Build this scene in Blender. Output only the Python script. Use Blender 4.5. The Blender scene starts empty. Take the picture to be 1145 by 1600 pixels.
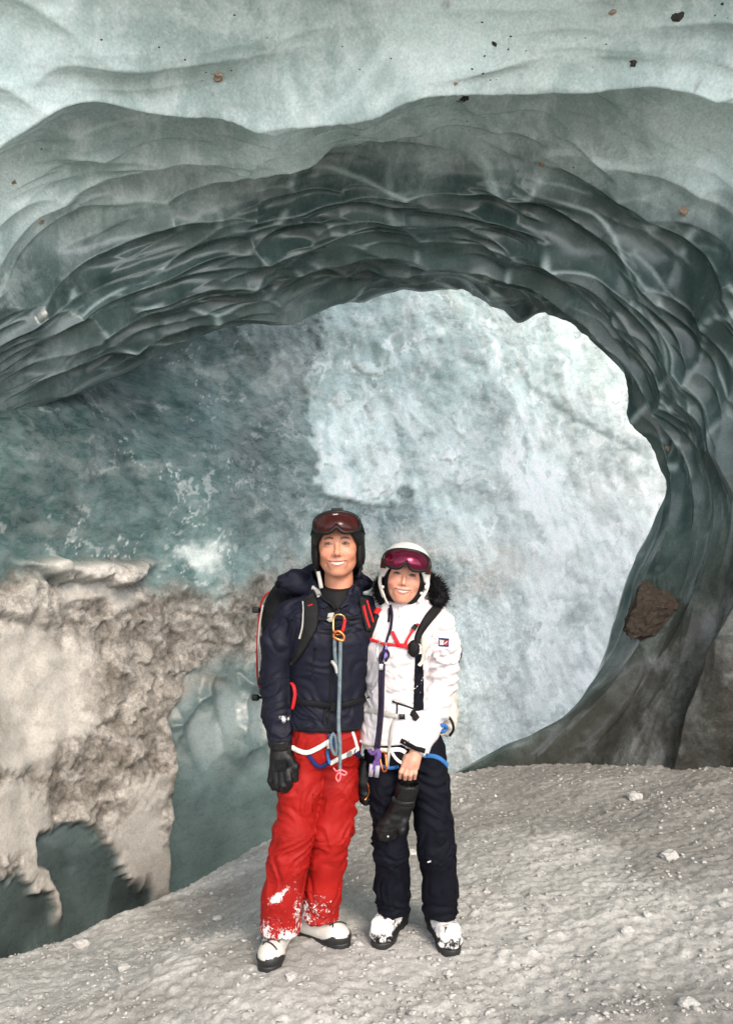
import bpy, bmesh, math, random
import numpy as np
from mathutils import Vector, Matrix

# ------------------------------------------------------------------ camera, sky, sun, exposure
scene = bpy.context.scene
W_PX, H_PX, F_PX, V_HOR, CAM_Z = 1145.0, 1600.0, 1200.0, 880.0, 1.69
cam_data = bpy.data.cameras.new('camera')
cam = bpy.data.objects.new('camera', cam_data)
scene.collection.objects.link(cam)
cam.location = (0, 0, CAM_Z)
cam.rotation_euler = (math.radians(90), 0, 0)
cam_data.sensor_fit = 'VERTICAL'
cam_data.sensor_height = 36.0
cam_data.lens = 36.0 * F_PX / H_PX
cam_data.shift_y = (V_HOR - H_PX / 2) / H_PX
cam_data.clip_start = 0.05
cam_data.clip_end = 2000
scene.camera = cam

SUN_EL, SUN_AZ = math.radians(35), math.radians(24)      # sun stands behind the camera, to the right
sd = Vector((math.sin(SUN_AZ) * math.cos(SUN_EL), -math.cos(SUN_AZ) * math.cos(SUN_EL), math.sin(SUN_EL)))
world = bpy.data.worlds.new('World')
scene.world = world
world.use_nodes = True
wn = world.node_tree.nodes
wl = world.node_tree.links
bg = wn['Background']
sky = wn.new('ShaderNodeTexSky')
sky.sky_type = 'NISHITA'
sky.sun_disc = False
sky.sun_elevation = SUN_EL
sky.sun_rotation = math.atan2(sd.x, sd.y)
sky.altitude = 1800
sky.air_density = 1.0
sky.dust_density = 3.0
sky.ozone_density = 1.0
hs = wn.new('ShaderNodeHueSaturation')
hs.inputs['Saturation'].default_value = 0.22              # thin high cloud: a whiter sky
wl.new(sky.outputs[0], hs.inputs['Color'])
wl.new(hs.outputs[0], bg.inputs['Color'])
bg.inputs['Strength'].default_value = 0.15
sun_data = bpy.data.lights.new('sun', 'SUN')
sun_data.energy = 1.35
sun_data.angle = math.radians(20)
sun_data.color = (1.0, 0.84, 0.68)
sun = bpy.data.objects.new('sun', sun_data)
scene.collection.objects.link(sun)
sun.rotation_euler = sd.to_track_quat('Z', 'Y').to_euler()
sun.location = sd * 30
scene.view_settings.view_transform = 'Standard'
scene.view_settings.look = 'None'
scene.view_settings.exposure = 1.5
scene.view_settings.gamma = 1.0
scene.view_settings.use_curve_mapping = False
scene.cycles.use_denoising = True
scene.cycles.use_adaptive_sampling = True
scene.cycles.adaptive_threshold = 0.02
scene.cycles.max_bounces = 6
scene.cycles.diffuse_bounces = 4
scene.cycles.sample_clamp_indirect = 6.0

rng = np.random.default_rng(7)
random.seed(7)

# ------------------------------------------------------------------ small helpers
def P(u, v, Y):
    """point of the place seen at photograph position u, v at the distance Y"""
    return np.array([(u - W_PX / 2) / F_PX * Y, Y, CAM_Z + (V_HOR - v) / F_PX * Y])

def proj(p):
    """photograph position of world points"""
    y = np.maximum(p[:, 1], 0.3)
    return np.stack([p[:, 0] / y * F_PX + W_PX / 2, V_HOR - (p[:, 2] - CAM_Z) / y * F_PX], 1)

def sstep(a, b, x):
    t = np.clip((x - a) / (b - a), 0, 1)
    return t * t * (3 - 2 * t)

_perm = np.random.default_rng(11).permutation(4096).astype(np.int32)
_grad = np.random.default_rng(12).normal(size=(64 ** 3, 3)).astype(np.float32)
_grad /= np.linalg.norm(_grad, axis=1)[:, None]
_gx, _gy, _gz = (np.ascontiguousarray(_grad[:, k]) for k in range(3))
def noise3(p):
    p = np.asarray(p, np.float32)
    out = np.empty(len(p), np.float32)
    for s in range(0, len(p), 60000):
        out[s:s + 60000] = _noise3(p[s:s + 60000])
    return out

def _noise3(p):
    i = np.floor(p)
    f = p - i
    i = i.astype(np.int32)
    w = f * f * f * (f * (f * 6 - 15) + 10)
    X = [((i[:, 0] + d) & 63) << 12 for d in (0, 1)]
    Y = [((i[:, 1] + d) & 63) << 6 for d in (0, 1)]
    Z = [(i[:, 2] + d) & 63 for d in (0, 1)]
    fx, fy, fz = f[:, 0], f[:, 1], f[:, 2]
    wx, wy, wz = w[:, 0], w[:, 1], w[:, 2]
    def c(dx, dy, dz):
        h = X[dx] + Y[dy] + Z[dz]
        return _gx[h] * (fx - dx) + _gy[h] * (fy - dy) + _gz[h] * (fz - dz)
    def lx(dy, dz):
        a = c(0, dy, dz)
        return a + (c(1, dy, dz) - a) * wx
    def ly(dz):
        a = lx(0, dz)
        return a + (lx(1, dz) - a) * wy
    a = ly(0)
    return (a + (ly(1) - a) * wz) * 1.5

def fbm(p, oct=4, lac=2.03, gain=0.5):
    p = np.asarray(p, float)
    s, a, r = 0, 1.0, 0
    for k in range(oct):
        r = r + a * noise3(p + 17.3 * k)
        s += a
        a *= gain
        p = p * lac
    return r / s * 1.4

def ridged(p, oct=4):
    r, a, s = 0, 1.0, 0
    p = np.asarray(p, float)
    for k in range(oct):
        r = r + a * (1 - np.abs(noise3(p + 31.7 * k)) * 1.6)
        s += a
        a *= 0.5
        p = p * 2.1
    return r / s

def cups(p2, seed, jit=0.8, spread=0.35, near=1.0, farr=1.0):
    """scalloped relief on a plane: lower envelope of paraboloids, sharp crests between; returns 0 (cup floor) .. ~1 (crest)"""
    p2 = np.asarray(p2, np.float32)
    i = np.floor(p2).astype(np.int32)
    f = p2 - i
    best = np.full(len(p2), 9.0, np.float32)
    second = best.copy()
    be = np.zeros(len(p2), np.float32)
    tab = np.random.default_rng(seed).random((4096, 3)).astype(np.float32)
    tx, ty, tw = 0.5 + (tab[:, 0] - 0.5) * jit, 0.5 + (tab[:, 1] - 0.5) * jit, (tab[:, 2] - 0.5) * spread
    for dx in (-2, -1, 0, 1, 2):
        hx = _perm[(i[:, 0] + (dx + seed * 7)) & 4095]
        for dy in (-2, -1, 0, 1, 2):
            if abs(dx) + abs(dy) > 2:
                continue
            h = _perm[(hx + i[:, 1] + dy) & 4095]
            e = f[:, 1] - dy - ty[h]
            if near != 1.0:
                e = np.where(e > 0, e * near, e * farr)
            d = (f[:, 0] - dx - tx[h]) ** 2 + e ** 2 + tw[h]
            second = np.minimum(second, np.maximum(best, d))
            if near != 1.0:
                be = np.where(d < best, e, be)
            best = np.minimum(best, d)
    return (best, second - best, be) if near != 1.0 else (best, second - best)

def cell_value(p2, seed):
    """one random value 0..1 for each irregular cell of a plane"""
    p2 = np.asarray(p2, np.float32)
    i = np.floor(p2).astype(np.int32)
    f = p2 - i
    best = np.full(len(p2), 9.0, np.float32)
    val = np.zeros(len(p2), np.float32)
    tab = np.random.default_rng(seed).random((4096, 3)).astype(np.float32)
    for dx in (-1, 0, 1):
        hx = _perm[(i[:, 0] + (dx + seed * 7)) & 4095]
        for dy in (-1, 0, 1):
            h = _perm[(hx + i[:, 1] + dy) & 4095]
            d = (f[:, 0] - dx - tab[h, 0]) ** 2 + (f[:, 1] - dy - tab[h, 1]) ** 2
            val = np.where(d < best, tab[h, 2], val)
            best = np.minimum(best, d)
    return val

def mesh_obj(name, verts, faces, mat=None, parent=None, smooth=True, attrs=None, link=True):
    me = bpy.data.meshes.new(name)
    verts = np.asarray(verts, np.float32)
    if isinstance(faces, np.ndarray):
        n, k = faces.shape
        me.vertices.add(len(verts))
        me.vertices.foreach_set('co', verts.ravel())
        me.loops.add(n * k)
        me.loops.foreach_set('vertex_index', faces.astype(np.int32).ravel())
        me.polygons.add(n)
        me.polygons.foreach_set('loop_start', np.arange(0, n * k, k, dtype=np.int32))
        me.update(calc_edges=True)
        me.validate()
    else:
        me.from_pydata([tuple(map(float, v)) for v in verts], [], [tuple(f) for f in faces])
    if smooth:
        me.polygons.foreach_set('use_smooth', np.ones(len(me.polygons), bool))
    if attrs:
        for k, a in attrs.items():
            a = np.asarray(a, np.float32)
            if a.ndim == 1:
                at = me.attributes.new(k, 'FLOAT', 'POINT')
                at.data.foreach_set('value', a)
            else:
                at = me.attributes.new(k, 'FLOAT_COLOR', 'POINT')
                at.data.foreach_set('color', np.concatenate([a, np.ones((len(a), 1), np.float32)], 1).ravel())
    if mat is not None:
        me.materials.append(mat)
    me.update()
    o = bpy.data.objects.new(name, me)
    if link:
        scene.collection.objects.link(o)
    if parent is not None:
        o.parent = parent
        if parent.type == 'EMPTY' or True:
            o.matrix_parent_inverse = parent_world(parent).inverted()
    return o

def parent_world(o):
    m = Matrix.LocRotScale(o.location, o.rotation_euler, o.scale)
    if o.parent is not None:
        return parent_world(o.parent) @ o.matrix_parent_inverse @ m
    return m

def thing(name, label, cat, loc=(0, 0, 0), group=None):
    o = bpy.data.objects.new(name, None)
    o.empty_display_size = 0.1
    scene.collection.objects.link(o)
    o.location = [float(q) for q in loc]
    o['label'] = label
    o['category'] = cat
    if group:
        o['group'] = group
    return o

def tag(o, label, cat, group=None):
    o['label'] = label
    o['category'] = cat
    if group:
        o['group'] = group
    return o

def grid_faces(nu, nv, flip=False):
    i = np.arange(nu - 1)[:, None] * nv + np.arange(nv - 1)[None, :]
    i = i.ravel()
    f = np.stack([i, i + 1, i + nv + 1, i + nv], 1)
    return f[:, ::-1].copy() if flip else f

def grid_normals(g):
    du = np.gradient(g, axis=0)
    dv = np.gradient(g, axis=1)
    n = np.cross(du, dv)
    return n / np.maximum(np.linalg.norm(n, axis=2, keepdims=True), 1e-9)

def catmull(pts, t):
    """pts (n,...) sampled at float positions t in 0..n-1"""
    pts = np.asarray(pts, float)
    n = len(pts)
    i = np.clip(np.floor(t).astype(int), 0, n - 2)
    f = (t - i).reshape((-1,) + (1,) * (pts.ndim - 1))
    p0 = pts[np.maximum(i - 1, 0)]
    p1 = pts[i]
    p2 = pts[i + 1]
    p3 = pts[np.minimum(i + 2, n - 1)]
    return 0.5 * (2 * p1 + (p2 - p0) * f + (2 * p0 - 5 * p1 + 4 * p2 - p3) * f ** 2 + (3 * p1 - p0 - 3 * p2 + p3) * f ** 3)

def resample(pts, n):
    pts = np.asarray(pts, float)
    d = np.r_[0, np.cumsum(np.linalg.norm(np.diff(pts, axis=0), axis=1))]
    fine = catmull(pts, np.linspace(0, len(pts) - 1, 3000))
    d = np.r_[0, np.cumsum(np.linalg.norm(np.diff(fine, axis=0), axis=1))]
    s = np.linspace(0, d[-1], n)
    return np.stack([np.interp(s, d, fine[:, k]) for k in range(3)], 1)

# ------------------------------------------------------------------ materials
def new_mat(name):
    m = bpy.data.materials.new(name)
    m.use_nodes = True
    nt = m.node_tree
    b = nt.nodes['Principled BSDF']
    return m, nt, b

def N(nt, typ, **kw):
    n = nt.nodes.new(typ)
    for k, v in kw.items():
        setattr(n, k, v)
    return n

def coords(nt, scale=(1, 1, 1), rot=(0, 0, 0)):
    tc = N(nt, 'ShaderNodeTexCoord')
    mp = N(nt, 'ShaderNodeMapping')
    mp.inputs['Scale'].default_value = scale
    mp.inputs['Rotation'].default_value = rot
    nt.links.new(tc.outputs['Object'], mp.inputs['Vector'])
    return mp.outputs[0]

def noise_node(nt, vec, scale, detail=5, rough=0.55, dist=0.0):
    n = N(nt, 'ShaderNodeTexNoise')
    n.inputs['Scale'].default_value = scale
    n.inputs['Detail'].default_value = detail
    n.inputs['Roughness'].default_value = rough
    n.inputs['Distortion'].default_value = dist
    if vec is not None:
        nt.links.new(vec, n.inputs['Vector'])
    return n.outputs['Fac']

def ramp(nt, fac, stops):
    r = N(nt, 'ShaderNodeValToRGB')
    e = r.color_ramp.elements
    while len(e) < len(stops):
        e.new(0.5)
    for k, (p, c) in enumerate(stops):
        e[k].position = p
        e[k].color = (c if len(c) == 4 else (*c, 1)) if hasattr(c, '__len__') else (c, c, c, 1)
    nt.links.new(fac, r.inputs[0])
    return r.outputs[0]

def mix(nt, fac, a, b, mode='MIX'):
    m = N(nt, 'ShaderNodeMix', data_type='RGBA', blend_type=mode)
    for sock, val in ((0, fac), (6, a), (7, b)):
        if isinstance(val, (int, float)):
            m.inputs[sock].default_value = val if sock == 0 else (val, val, val, 1)
        elif isinstance(val, tuple):
            m.inputs[sock].default_value = (*val, 1) if len(val) == 3 else val
        else:
            nt.links.new(val, m.inputs[sock])
    return m.outputs[2]

def bump(nt, b, height, strength=0.3, dist=0.01, prev=None):
    n = N(nt, 'ShaderNodeBump')
    n.inputs['Strength'].default_value = strength
    n.inputs['Distance'].default_value = dist
    nt.links.new(height, n.inputs['Height'])
    if prev is not None:
        nt.links.new(prev, n.inputs['Normal'])
    nt.links.new(n.outputs[0], b.inputs['Normal'])
    return n.outputs[0]

def attr(nt, name, fac=False):
    a = N(nt, 'ShaderNodeAttribute')
    a.attribute_name = name
    return a.outputs['Fac' if fac else 'Color']

def ice_mat(name, rough_lo=0.12, rough_hi=0.5, veil=(0.62, 0.68, 0.67), bump_s=0.35, streak=(1, 1, 1), rot=(0, 0, 0), coat=0.0, vscale=6.0, vdet=7):
    m, nt, b = new_mat(name)
    col = attr(nt, 'col')
    vl = attr(nt, 'veil', True)
    v0 = coords(nt)
    v1 = coords(nt, streak, rot)
    mid = noise_node(nt, v1, vscale, vdet, 0.70, 0.35)
    fine = noise_node(nt, v0, 55.0, 3, 0.7, 0.4)
    f1 = ramp(nt, mid, [(0.44, 0.0), (0.56, 0.55), (0.70, 1.0)])
    ff = mix(nt, 1.0, f1, vl, 'MULTIPLY')
    c = mix(nt, ff, col, veil)
    c = mix(nt, 1.0, c, ramp(nt, fine, [(0.25, 0.78), (0.75, 1.20)]), 'MULTIPLY')
    bs = attr(nt, 'rough', True)
    grit = noise_node(nt, v0, 24.0, 6, 0.8, 0.6)
    c = mix(nt, bs, c, mix(nt, 1.0, c, ramp(nt, grit, [(0.32, 0.35), (0.5, 1.0), (0.68, 1.7)]), 'MULTIPLY'))
    nt.links.new(c, b.inputs['Base Color'])
    rgh = ramp(nt, mid, [(0.35, rough_lo), (0.7, rough_hi)])
    nt.links.new(rgh, b.inputs['Roughness'])
    b.inputs['IOR'].default_value = 1.31
    b.inputs['Specular IOR Level'].default_value = 0.7
    b.inputs['Coat Weight'].default_value = coat
    b.inputs['Coat Roughness'].default_value = 0.14
    n = N(nt, 'ShaderNodeBump')
    n.inputs['Distance'].default_value = 0.014
    nt.links.new(grit, n.inputs['Height'])
    nt.links.new(bs, n.inputs['Strength'])
    n2 = N(nt, 'ShaderNodeBump')
    n2.inputs['Distance'].default_value = 0.012
    n2.inputs['Strength'].default_value = bump_s
    nt.links.new(mid, n2.inputs['Height'])
    nt.links.new(n2.outputs[0], n.inputs['Normal'])
    nt.links.new(n.outputs[0], b.inputs['Normal'])
    return m

def crumple(nt, v, scale=11):
    """crisp creases of shell fabric"""
    nz = N(nt, 'ShaderNodeTexNoise')
    nz.inputs['Scale'].default_value = 7
    nz.inputs['Detail'].default_value = 2
    nt.links.new(v, nz.inputs['Vector'])
    mx = mix(nt, 0.12, v, nz.outputs['Color'], 'ADD')
    vo = N(nt, 'ShaderNodeTexVoronoi')
    vo.inputs['Scale'].default_value = scale
    vo.inputs['Detail'].default_value = 1.0
    nt.links.new(mx, vo.inputs['Vector'])
    return vo.outputs['Distance']

def cloth(name, col, rough=0.75, weave=900, wr=0.13, sheen=0.0, var=0.15, spec=0.18):
    m, nt, b = new_mat(name)
    v = coords(nt)
    n1 = noise_node(nt, v, 9, 3, 0.6, 0.4)
    n2 = crumple(nt, v)
    n3 = noise_node(nt, v, weave, 1, 0.5)
    c = mix(nt, 1.0, (*col, 1), ramp(nt, n1, [(0.3, 1 - var), (0.7, 1 + var)]), 'MULTIPLY')
    nt.links.new(c, b.inputs['Base Color'])
    b.inputs['Roughness'].default_value = rough
    b.inputs['Specular IOR Level'].default_value = spec
    p = bump(nt, b, n2, wr * 2.2, 0.014)
    bump(nt, b, n3, 0.15, 0.0006, p)
    return m

def plain(name, col, rough=0.4, metal=0.0, coat=0.0, spec=0.5, var=0.08):
    m, nt, b = new_mat(name)
    v = coords(nt)
    n1 = noise_node(nt, v, 30, 5, 0.6)
    c = mix(nt, 1.0, (*col, 1), ramp(nt, n1, [(0.3, 1 - var), (0.7, 1 + var)]), 'MULTIPLY')
    nt.links.new(c, b.inputs['Base Color'])
    r = ramp(nt, n1, [(0.3, max(rough - 0.07, 0.02)), (0.7, rough + 0.07)])
    nt.links.new(r, b.inputs['Roughness'])
    b.inputs['Metallic'].default_value = metal
    b.inputs['Coat Weight'].default_value = coat
    b.inputs['Coat Roughness'].default_value = 0.08
    b.inputs['Specular IOR Level'].default_value = spec
    return m

# ------------------------------------------------------------------ ground: one sheet of trodden snow out to the horizon
CR = np.array([(-4, 3.6), (-2.0, 4.2), (-1.13, 5.0), (-.84, 5.5), (-.16, 6.0), (.5, 6.3), (1.2, 6.6), (2.1, 6.8), (4, 7.0)])
def ground_base(x, y):
    z = 0.12 * np.clip(x, -6, 4.5) - 0.045 * (np.clip(y, -6, 12) - 3.3)
    z = z - 0.20 * sstep(0, 1.2, -x) * sstep(3.2, 4.5, y)
    z = z + 0.05 * sstep(0.8, 2.6, x) * sstep(4.5, 6.5, y)
    w = np.exp(-(((x - 0.0) / 0.75) ** 2 + ((y - 3.25) / 0.6) ** 2) ** 1.5)
    z = z * (1 - w) + 0.05 * w
    yc = np.interp(x, CR[:, 0], CR[:, 1])
    z = z - 1.0 * sstep(-0.15, 1.1, y - yc)
    return z

def axis(lo, hi, step, far):
    mid = np.arange(lo, hi, step)
    g, a = [], step * 2
    x = hi
    while x < far:
        g.append(x)
        x += a
        a *= 1.3
    l, a = [], step * 2
    x = lo - step * 2
    while x > -far:
        l.append(x)
        a *= 1.3
        x -= a
    return np.r_[np.array(l)[::-1], mid, np.array(g), far]

gx = axis(-2.4, 3.1, 0.0115, 300)
gy = axis(2.55, 7.0, 0.0125, 300)
GX, GY = np.meshgrid(gx, gy, indexing='ij')
x, y = GX.ravel(), GY.ravel()
z = ground_base(x, y)
near = (np.abs(x) < 8) & (np.abs(y) < 14)
q = np.stack([x, y, np.zeros_like(x)], 1)[near]
ang = math.radians(20)
qr = np.stack([q[:, 0] * math.cos(ang) + q[:, 1] * math.sin(ang), -q[:, 0] * math.sin(ang) + q[:, 1] * math.cos(ang), q[:, 2]], 1)
st = qr * np.array([4.0, 13.0, 1])
st[:, 1] += 1.4 * noise3(q * 1.7)
d = 0.050 * fbm(q * 1.1, 3) + 0.013 * fbm(qr * np.array([3.5, 6, 1]), 3) + 0.009 * (ridged(qr * np.array([6, 12, 1]) + 1.2 * np.stack([noise3(q * 4), noise3(q * 4 + 9), 0 * q[:, 0]], 1), 4) - 0.55)
c2, e2 = cups(qr[:, :2] * np.array([30, 40]) + 0.9 * np.stack([noise3(q * 19), noise3(q * 19 + 30)], 1), 9, 1.0, 1.8)
patch_ = sstep(-0.3, 0.3, noise3(q * 3.1 + 5))
d += 0.012 * patch_ * np.clip(-c2, 0, 0.9) + 0.009 * noise3(q * 23) + 0.009 * noise3(q * 45)
feet = np.exp(-(((q[:, 0] + 0.02) / 0.55) ** 2 + ((q[:, 1] - 3.27) / 0.25) ** 2))
d *= 1 - 0.6 * feet
dz = np.zeros_like(z)
dz[near] = d
far_ = ~near
dz[far_] = 0.25 * noise3(np.stack([x, y, 0 * x], 1)[far_] * 0.12)
zz = z + dz
dirt_shade = np.zeros_like(z)
dirt_shade[near] = np.clip(0.5 + 0.9 * fbm(q * np.array([0.9, 0.9, 1]) + 3, 4) + 0.65 * sstep(3.5, 5.6, q[:, 1]) + 0.2 * sstep(1.0, 2.6, q[:, 0]) * sstep(3.3, 4.5, q[:, 1]), 0, 1)  # patchy dirt, raised towards the back to paint the floor's shade
relief = np.zeros_like(z)
relief[near] = d / 0.04
base = np.array([0.49, 0.48, 0.462])
icy = np.array([0.29, 0.305, 0.30])
mud_shade = np.array([0.185, 0.174, 0.160])
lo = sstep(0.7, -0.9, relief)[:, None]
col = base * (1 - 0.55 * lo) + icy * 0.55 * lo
dd = (sstep(0.40, 1.0, dirt_shade) * 0.68)[:, None]  # mud tone also carries the shade of the back floor
col = col * (1 - dd) + mud_shade * dd
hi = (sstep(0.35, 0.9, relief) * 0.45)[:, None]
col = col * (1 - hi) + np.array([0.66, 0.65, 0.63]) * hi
fr = np.array([0.86, 0.86, 0.86])
col[far_] = fr
kb = sstep(7.1, 7.5, y)[:, None]                               # unseen chasm floor, given clean snow to bounce light onto the wall
col = col * (1 - kb) + fr * kb

m, nt, b = new_mat('trodden_snow')
c = attr(nt, 'col')
v = coords(nt)
f1 = noise_node(nt, v, 90, 5, 0.65)
f2 = noise_node(nt, v, 14, 6, 0.7, 0.6)
c = mix(nt, 1.0, c, ramp(nt, f1, [(0.25, 0.7), (0.78, 1.25)]), 'MULTIPLY')
c = mix(nt, 1.0, c, ramp(nt, f2, [(0.3, 0.82), (0.7, 1.12)]), 'MULTIPLY')
nt.links.new(c, b.inputs['Base Color'])
b.inputs['Roughness'].default_value = 0.7
b.inputs['IOR'].default_value = 1.31
p_ = bump(nt, b, f2, 0.5, 0.012)
bump(nt, b, f1, 0.6, 0.006, p_)
M_SNOW = m
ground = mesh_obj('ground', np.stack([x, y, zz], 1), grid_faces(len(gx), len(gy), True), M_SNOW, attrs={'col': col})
ground['kind'] = 'structure'
GZ = zz.reshape(GX.shape)
def gz(px, py):
    i = np.clip(np.searchsorted(gx, px) - 1, 0, len(gx) - 2)
    j = np.clip(np.searchsorted(gy, py) - 1, 0, len(gy) - 2)
    return float(GZ[i, j])

# ------------------------------------------------------------------ cave vault: scalloped ice, from the inner rim to the mouth behind the camera
RIM = [(560, 1300, 6.75), (640, 1245, 6.6), (700, 1214, 6.45), (760, 1178, 6.4), (850, 1132, 6.4), (905, 1087, 6.45), (945, 1020, 6.55), (982, 905, 6.65), (1028, 832, 6.7), (1043, 775, 6.8), (1035, 705, 6.8),
       (1010, 642, 6.9), (985, 592, 7.0), (940, 546, 7.1), (890, 499, 7.2), (840, 489, 7.25), (805, 495, 7.25), (770, 462, 7.3), (735, 444, 7.4), (690, 447, 7.4), (655, 453, 7.4),
       (620, 446, 7.4), (570, 457, 7.4), (510, 476, 7.4), (440, 494, 7.3), (380, 505, 7.2), (330, 515, 7.1), (250, 550, 6.9), (150, 592, 6.5), (50, 640, 6.05), (-60, 700, 5.6), (-150, 840, 5.3), (-200, 1060, 5.1)]
S1 = [(840, 1290, 6.3), (870, 1240, 6.25), (905, 1195, 6.2), (975, 1110, 6.05), (1040, 1010, 5.95), (1080, 910, 6.0), (1105, 800, 6.1), (1098, 715, 6.2), (1060, 635, 6.3), (1005, 560, 6.4), (930, 490, 6.5), (850, 440, 6.6),
      (760, 400, 6.65), (690, 385, 6.7), (600, 385, 6.7), (520, 398, 6.7), (400, 430, 6.6), (280, 475, 6.4), (150, 520, 6.1), (0, 585, 5.7), (-100, 660, 5.35), (-200, 900, 5.1), (-240, 1100, 5.0)]
S2 = [(1080, 1290, 5.6), (1105, 1230, 5.6), (1120, 1190, 5.55), (1145, 1080, 5.4), (1185, 950, 5.4), (1205, 800, 5.5), (1190, 650, 5.6), (1120, 500, 5.8), (1000, 390, 6.0), (850, 305, 6.1), (700, 262, 6.15), (540, 262, 6.15),
      (380, 290, 6.05), (200, 355, 5.85), (60, 425, 5.6), (-100, 540, 5.2), (-200, 700, 4.95), (-260, 900, 4.8), (-280, 1100, 4.7)]
def pix(sec):
    return np.array([P(*s) for s in sec])
S3 = np.array([(3.0, 4.7, -.4), (3.05, 4.7, 0.2), (3.25, 4.6, 1), (3.4, 4.6, 2.2), (3.3, 4.7, 3.4), (2.8, 4.9, 4.3), (1.8, 5.1, 4.8), (.6, 5.25, 5.0), (-.6, 5.2, 4.92), (-1.8, 5.0, 4.6), (-2.8, 4.7, 4.1), (-3.5, 4.4, 3.3), (-3.9, 4.2, 2), (-4, 4.1, 1)], float)
S4 = np.array([(4.2, 3.1, -.3), (4.3, 3.1, 0.3), (4.5, 3.0, 1.1), (4.6, 3.0, 2.6), (4.3, 3.2, 3.9), (3.3, 3.5, 4.8), (1.8, 3.8, 5.2), (.6, 3.95, 5.4), (-.6, 3.9, 5.4), (-1.9, 3.8, 5.2), (-3.2, 3.5, 4.9), (-4.2, 3.2, 4.0), (-4.8, 3.0, 2.5), (-5, 2.9, 1)], float)
MOUTH = 0.6
S5 = np.array([(7.6, .5, -.5), (7.9, .5, 0.5), (8.1, .5, 1.8), (7.8, .5, 3.6), (6.4, .3, 5.2), (4.0, .1, 6.3), (1.2, 0, 6.8), (-1, 0, 6.9), (-3.6, .1, 6.7), (-6, .1, 6.0), (-7.6, .3, 4.9), (-8.6, .4, 3.0), (-8.8, .5, 1.5), (-8.6, .5, 0)], float)
S5[:, 1] += MOUTH
NA = 760
R0 = resample(pix(RIM), NA)
cen = np.array([0.3, 7, 2.0])
out = R0 - cen
out[:, 1] = 0
out /= np.linalg.norm(out, axis=1)[:, None]
RB = R0 + out * 0.35 + np.array([0, 0.22, 0.0])
RC = R0 + out * 0.75 + np.array([0, 0.0, 0.0])
s5 = resample(S5, NA)
o5 = s5 - np.array([0, MOUTH, 0])
o5[:, 1] = 0
o5 /= np.linalg.norm(o5, axis=1)[:, None]
S6 = s5 + o5 * 0.7 + np.array([0, 0.1, 0])
S7 = s5 + o5 * 5.0 + np.array([0, 2.2, 0])
secs = np.stack([RC, RB, R0, resample(pix(S1), NA), resample(pix(S2), NA), resample(S3, NA), resample(S4, NA), s5, S6, S7])
tt = np.concatenate([np.linspace(0, 1, 6)[:-1], np.linspace(1, 2, 16)[:-1], np.linspace(2, 3, 130)[:-1], np.linspace(3, 4, 130)[:-1], np.linspace(4, 5, 130)[:-1], np.linspace(5, 6, 110)[:-1], np.linspace(6, 7, 40)[:-1], np.linspace(7, 8, 8)[:-1], np.linspace(8, 9, 5)])
V = catmull(secs.reshape(len(secs), -1), tt).reshape(len(tt), NA, 3)
nrm = grid_normals(V)
midn = nrm[100, NA // 2]
if midn[2] > 0:
    nrm = -nrm
FLIPV = midn[2] > 0
flat = V.reshape(-1, 3)
nf = nrm.reshape(-1, 3)
T = np.repeat(tt, NA)
A = np.tile(np.linspace(0, 11.5, NA), len(tt))
seg = np.linalg.norm(np.diff(V[:, NA // 2 - 100:NA // 2 + 100], axis=0), axis=2).mean(1)
Wd = np.repeat(np.r_[0, np.cumsum(seg)], NA)
warp = np.stack([noise3(flat * 0.9), noise3(flat * 0.9 + 40)], 1)
pb = np.stack([A / 1.75, Wd / 0.66], 1) + 0.40 * warp
b1, e1, s1 = cups(pb, 21, 0.9, 0.3, 1.9, 0.62)
ps = np.stack([A / 0.86, Wd / 0.25], 1) + 0.45 * warp[:, ::-1]
b2, e2, s2 = cups(ps, 33, 0.95, 0.5, 2.0, 0.62)
pt = np.stack([A / 0.42, Wd / 0.125], 1) + 0.8 * warp
b3, e3, s3 = cups(pt, 45, 0.95, 0.7, 1.8, 0.65)
pm = np.stack([A / 1.15, Wd / 0.42], 1) + 0.5 * warp[:, ::-1] + 5.3
b4, e4, s4 = cups(pm, 57, 0.95, 0.6, 1.9, 0.62)
inside = sstep(1.6, 2.15, T)
wb = sstep(2.6, 4.2, T)
ws = (1 - 0.85 * sstep(4.0, 4.9, T)) * inside
top = sstep(2.0, 3.6, A) * (1 - 0.35 * sstep(9, 11, A))     # the foot of the right wall is smoother than the roof
b1, b2, b3 = np.clip(b1, -.2, 1), np.clip(b2, -.3, 1), np.clip(b3, -.35, 1)
disp = 0.60 * wb * (b1 - 0.25) + 0.24 * ws * (b2 - 0.2) * (0.12 + 0.88 * top) + 0.11 * (1 - 0.8 * sstep(4.3, 5.0, T)) * inside * (b3 - 0.2) * top * sstep(-0.4, 0.1, noise3(flat * 1.1 + 77))
disp += 0.21 * sstep(3.8, 4.6, T) * (np.clip(b4, -.3, 1) - 0.2) * sstep(-0.4, 0.2, noise3(flat * 0.9 + 17))
disp += inside * 0.06 * fbm(flat * 1.3, 3)
fadeL = 1 - sstep(8.3, 9.6, A + 0.5 * warp[:, 0])                 # the left end of the roof runs out smooth into the wall
disp *= 0.15 + 0.85 * np.maximum(fadeL, sstep(3.6, 4.6, T))
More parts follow.
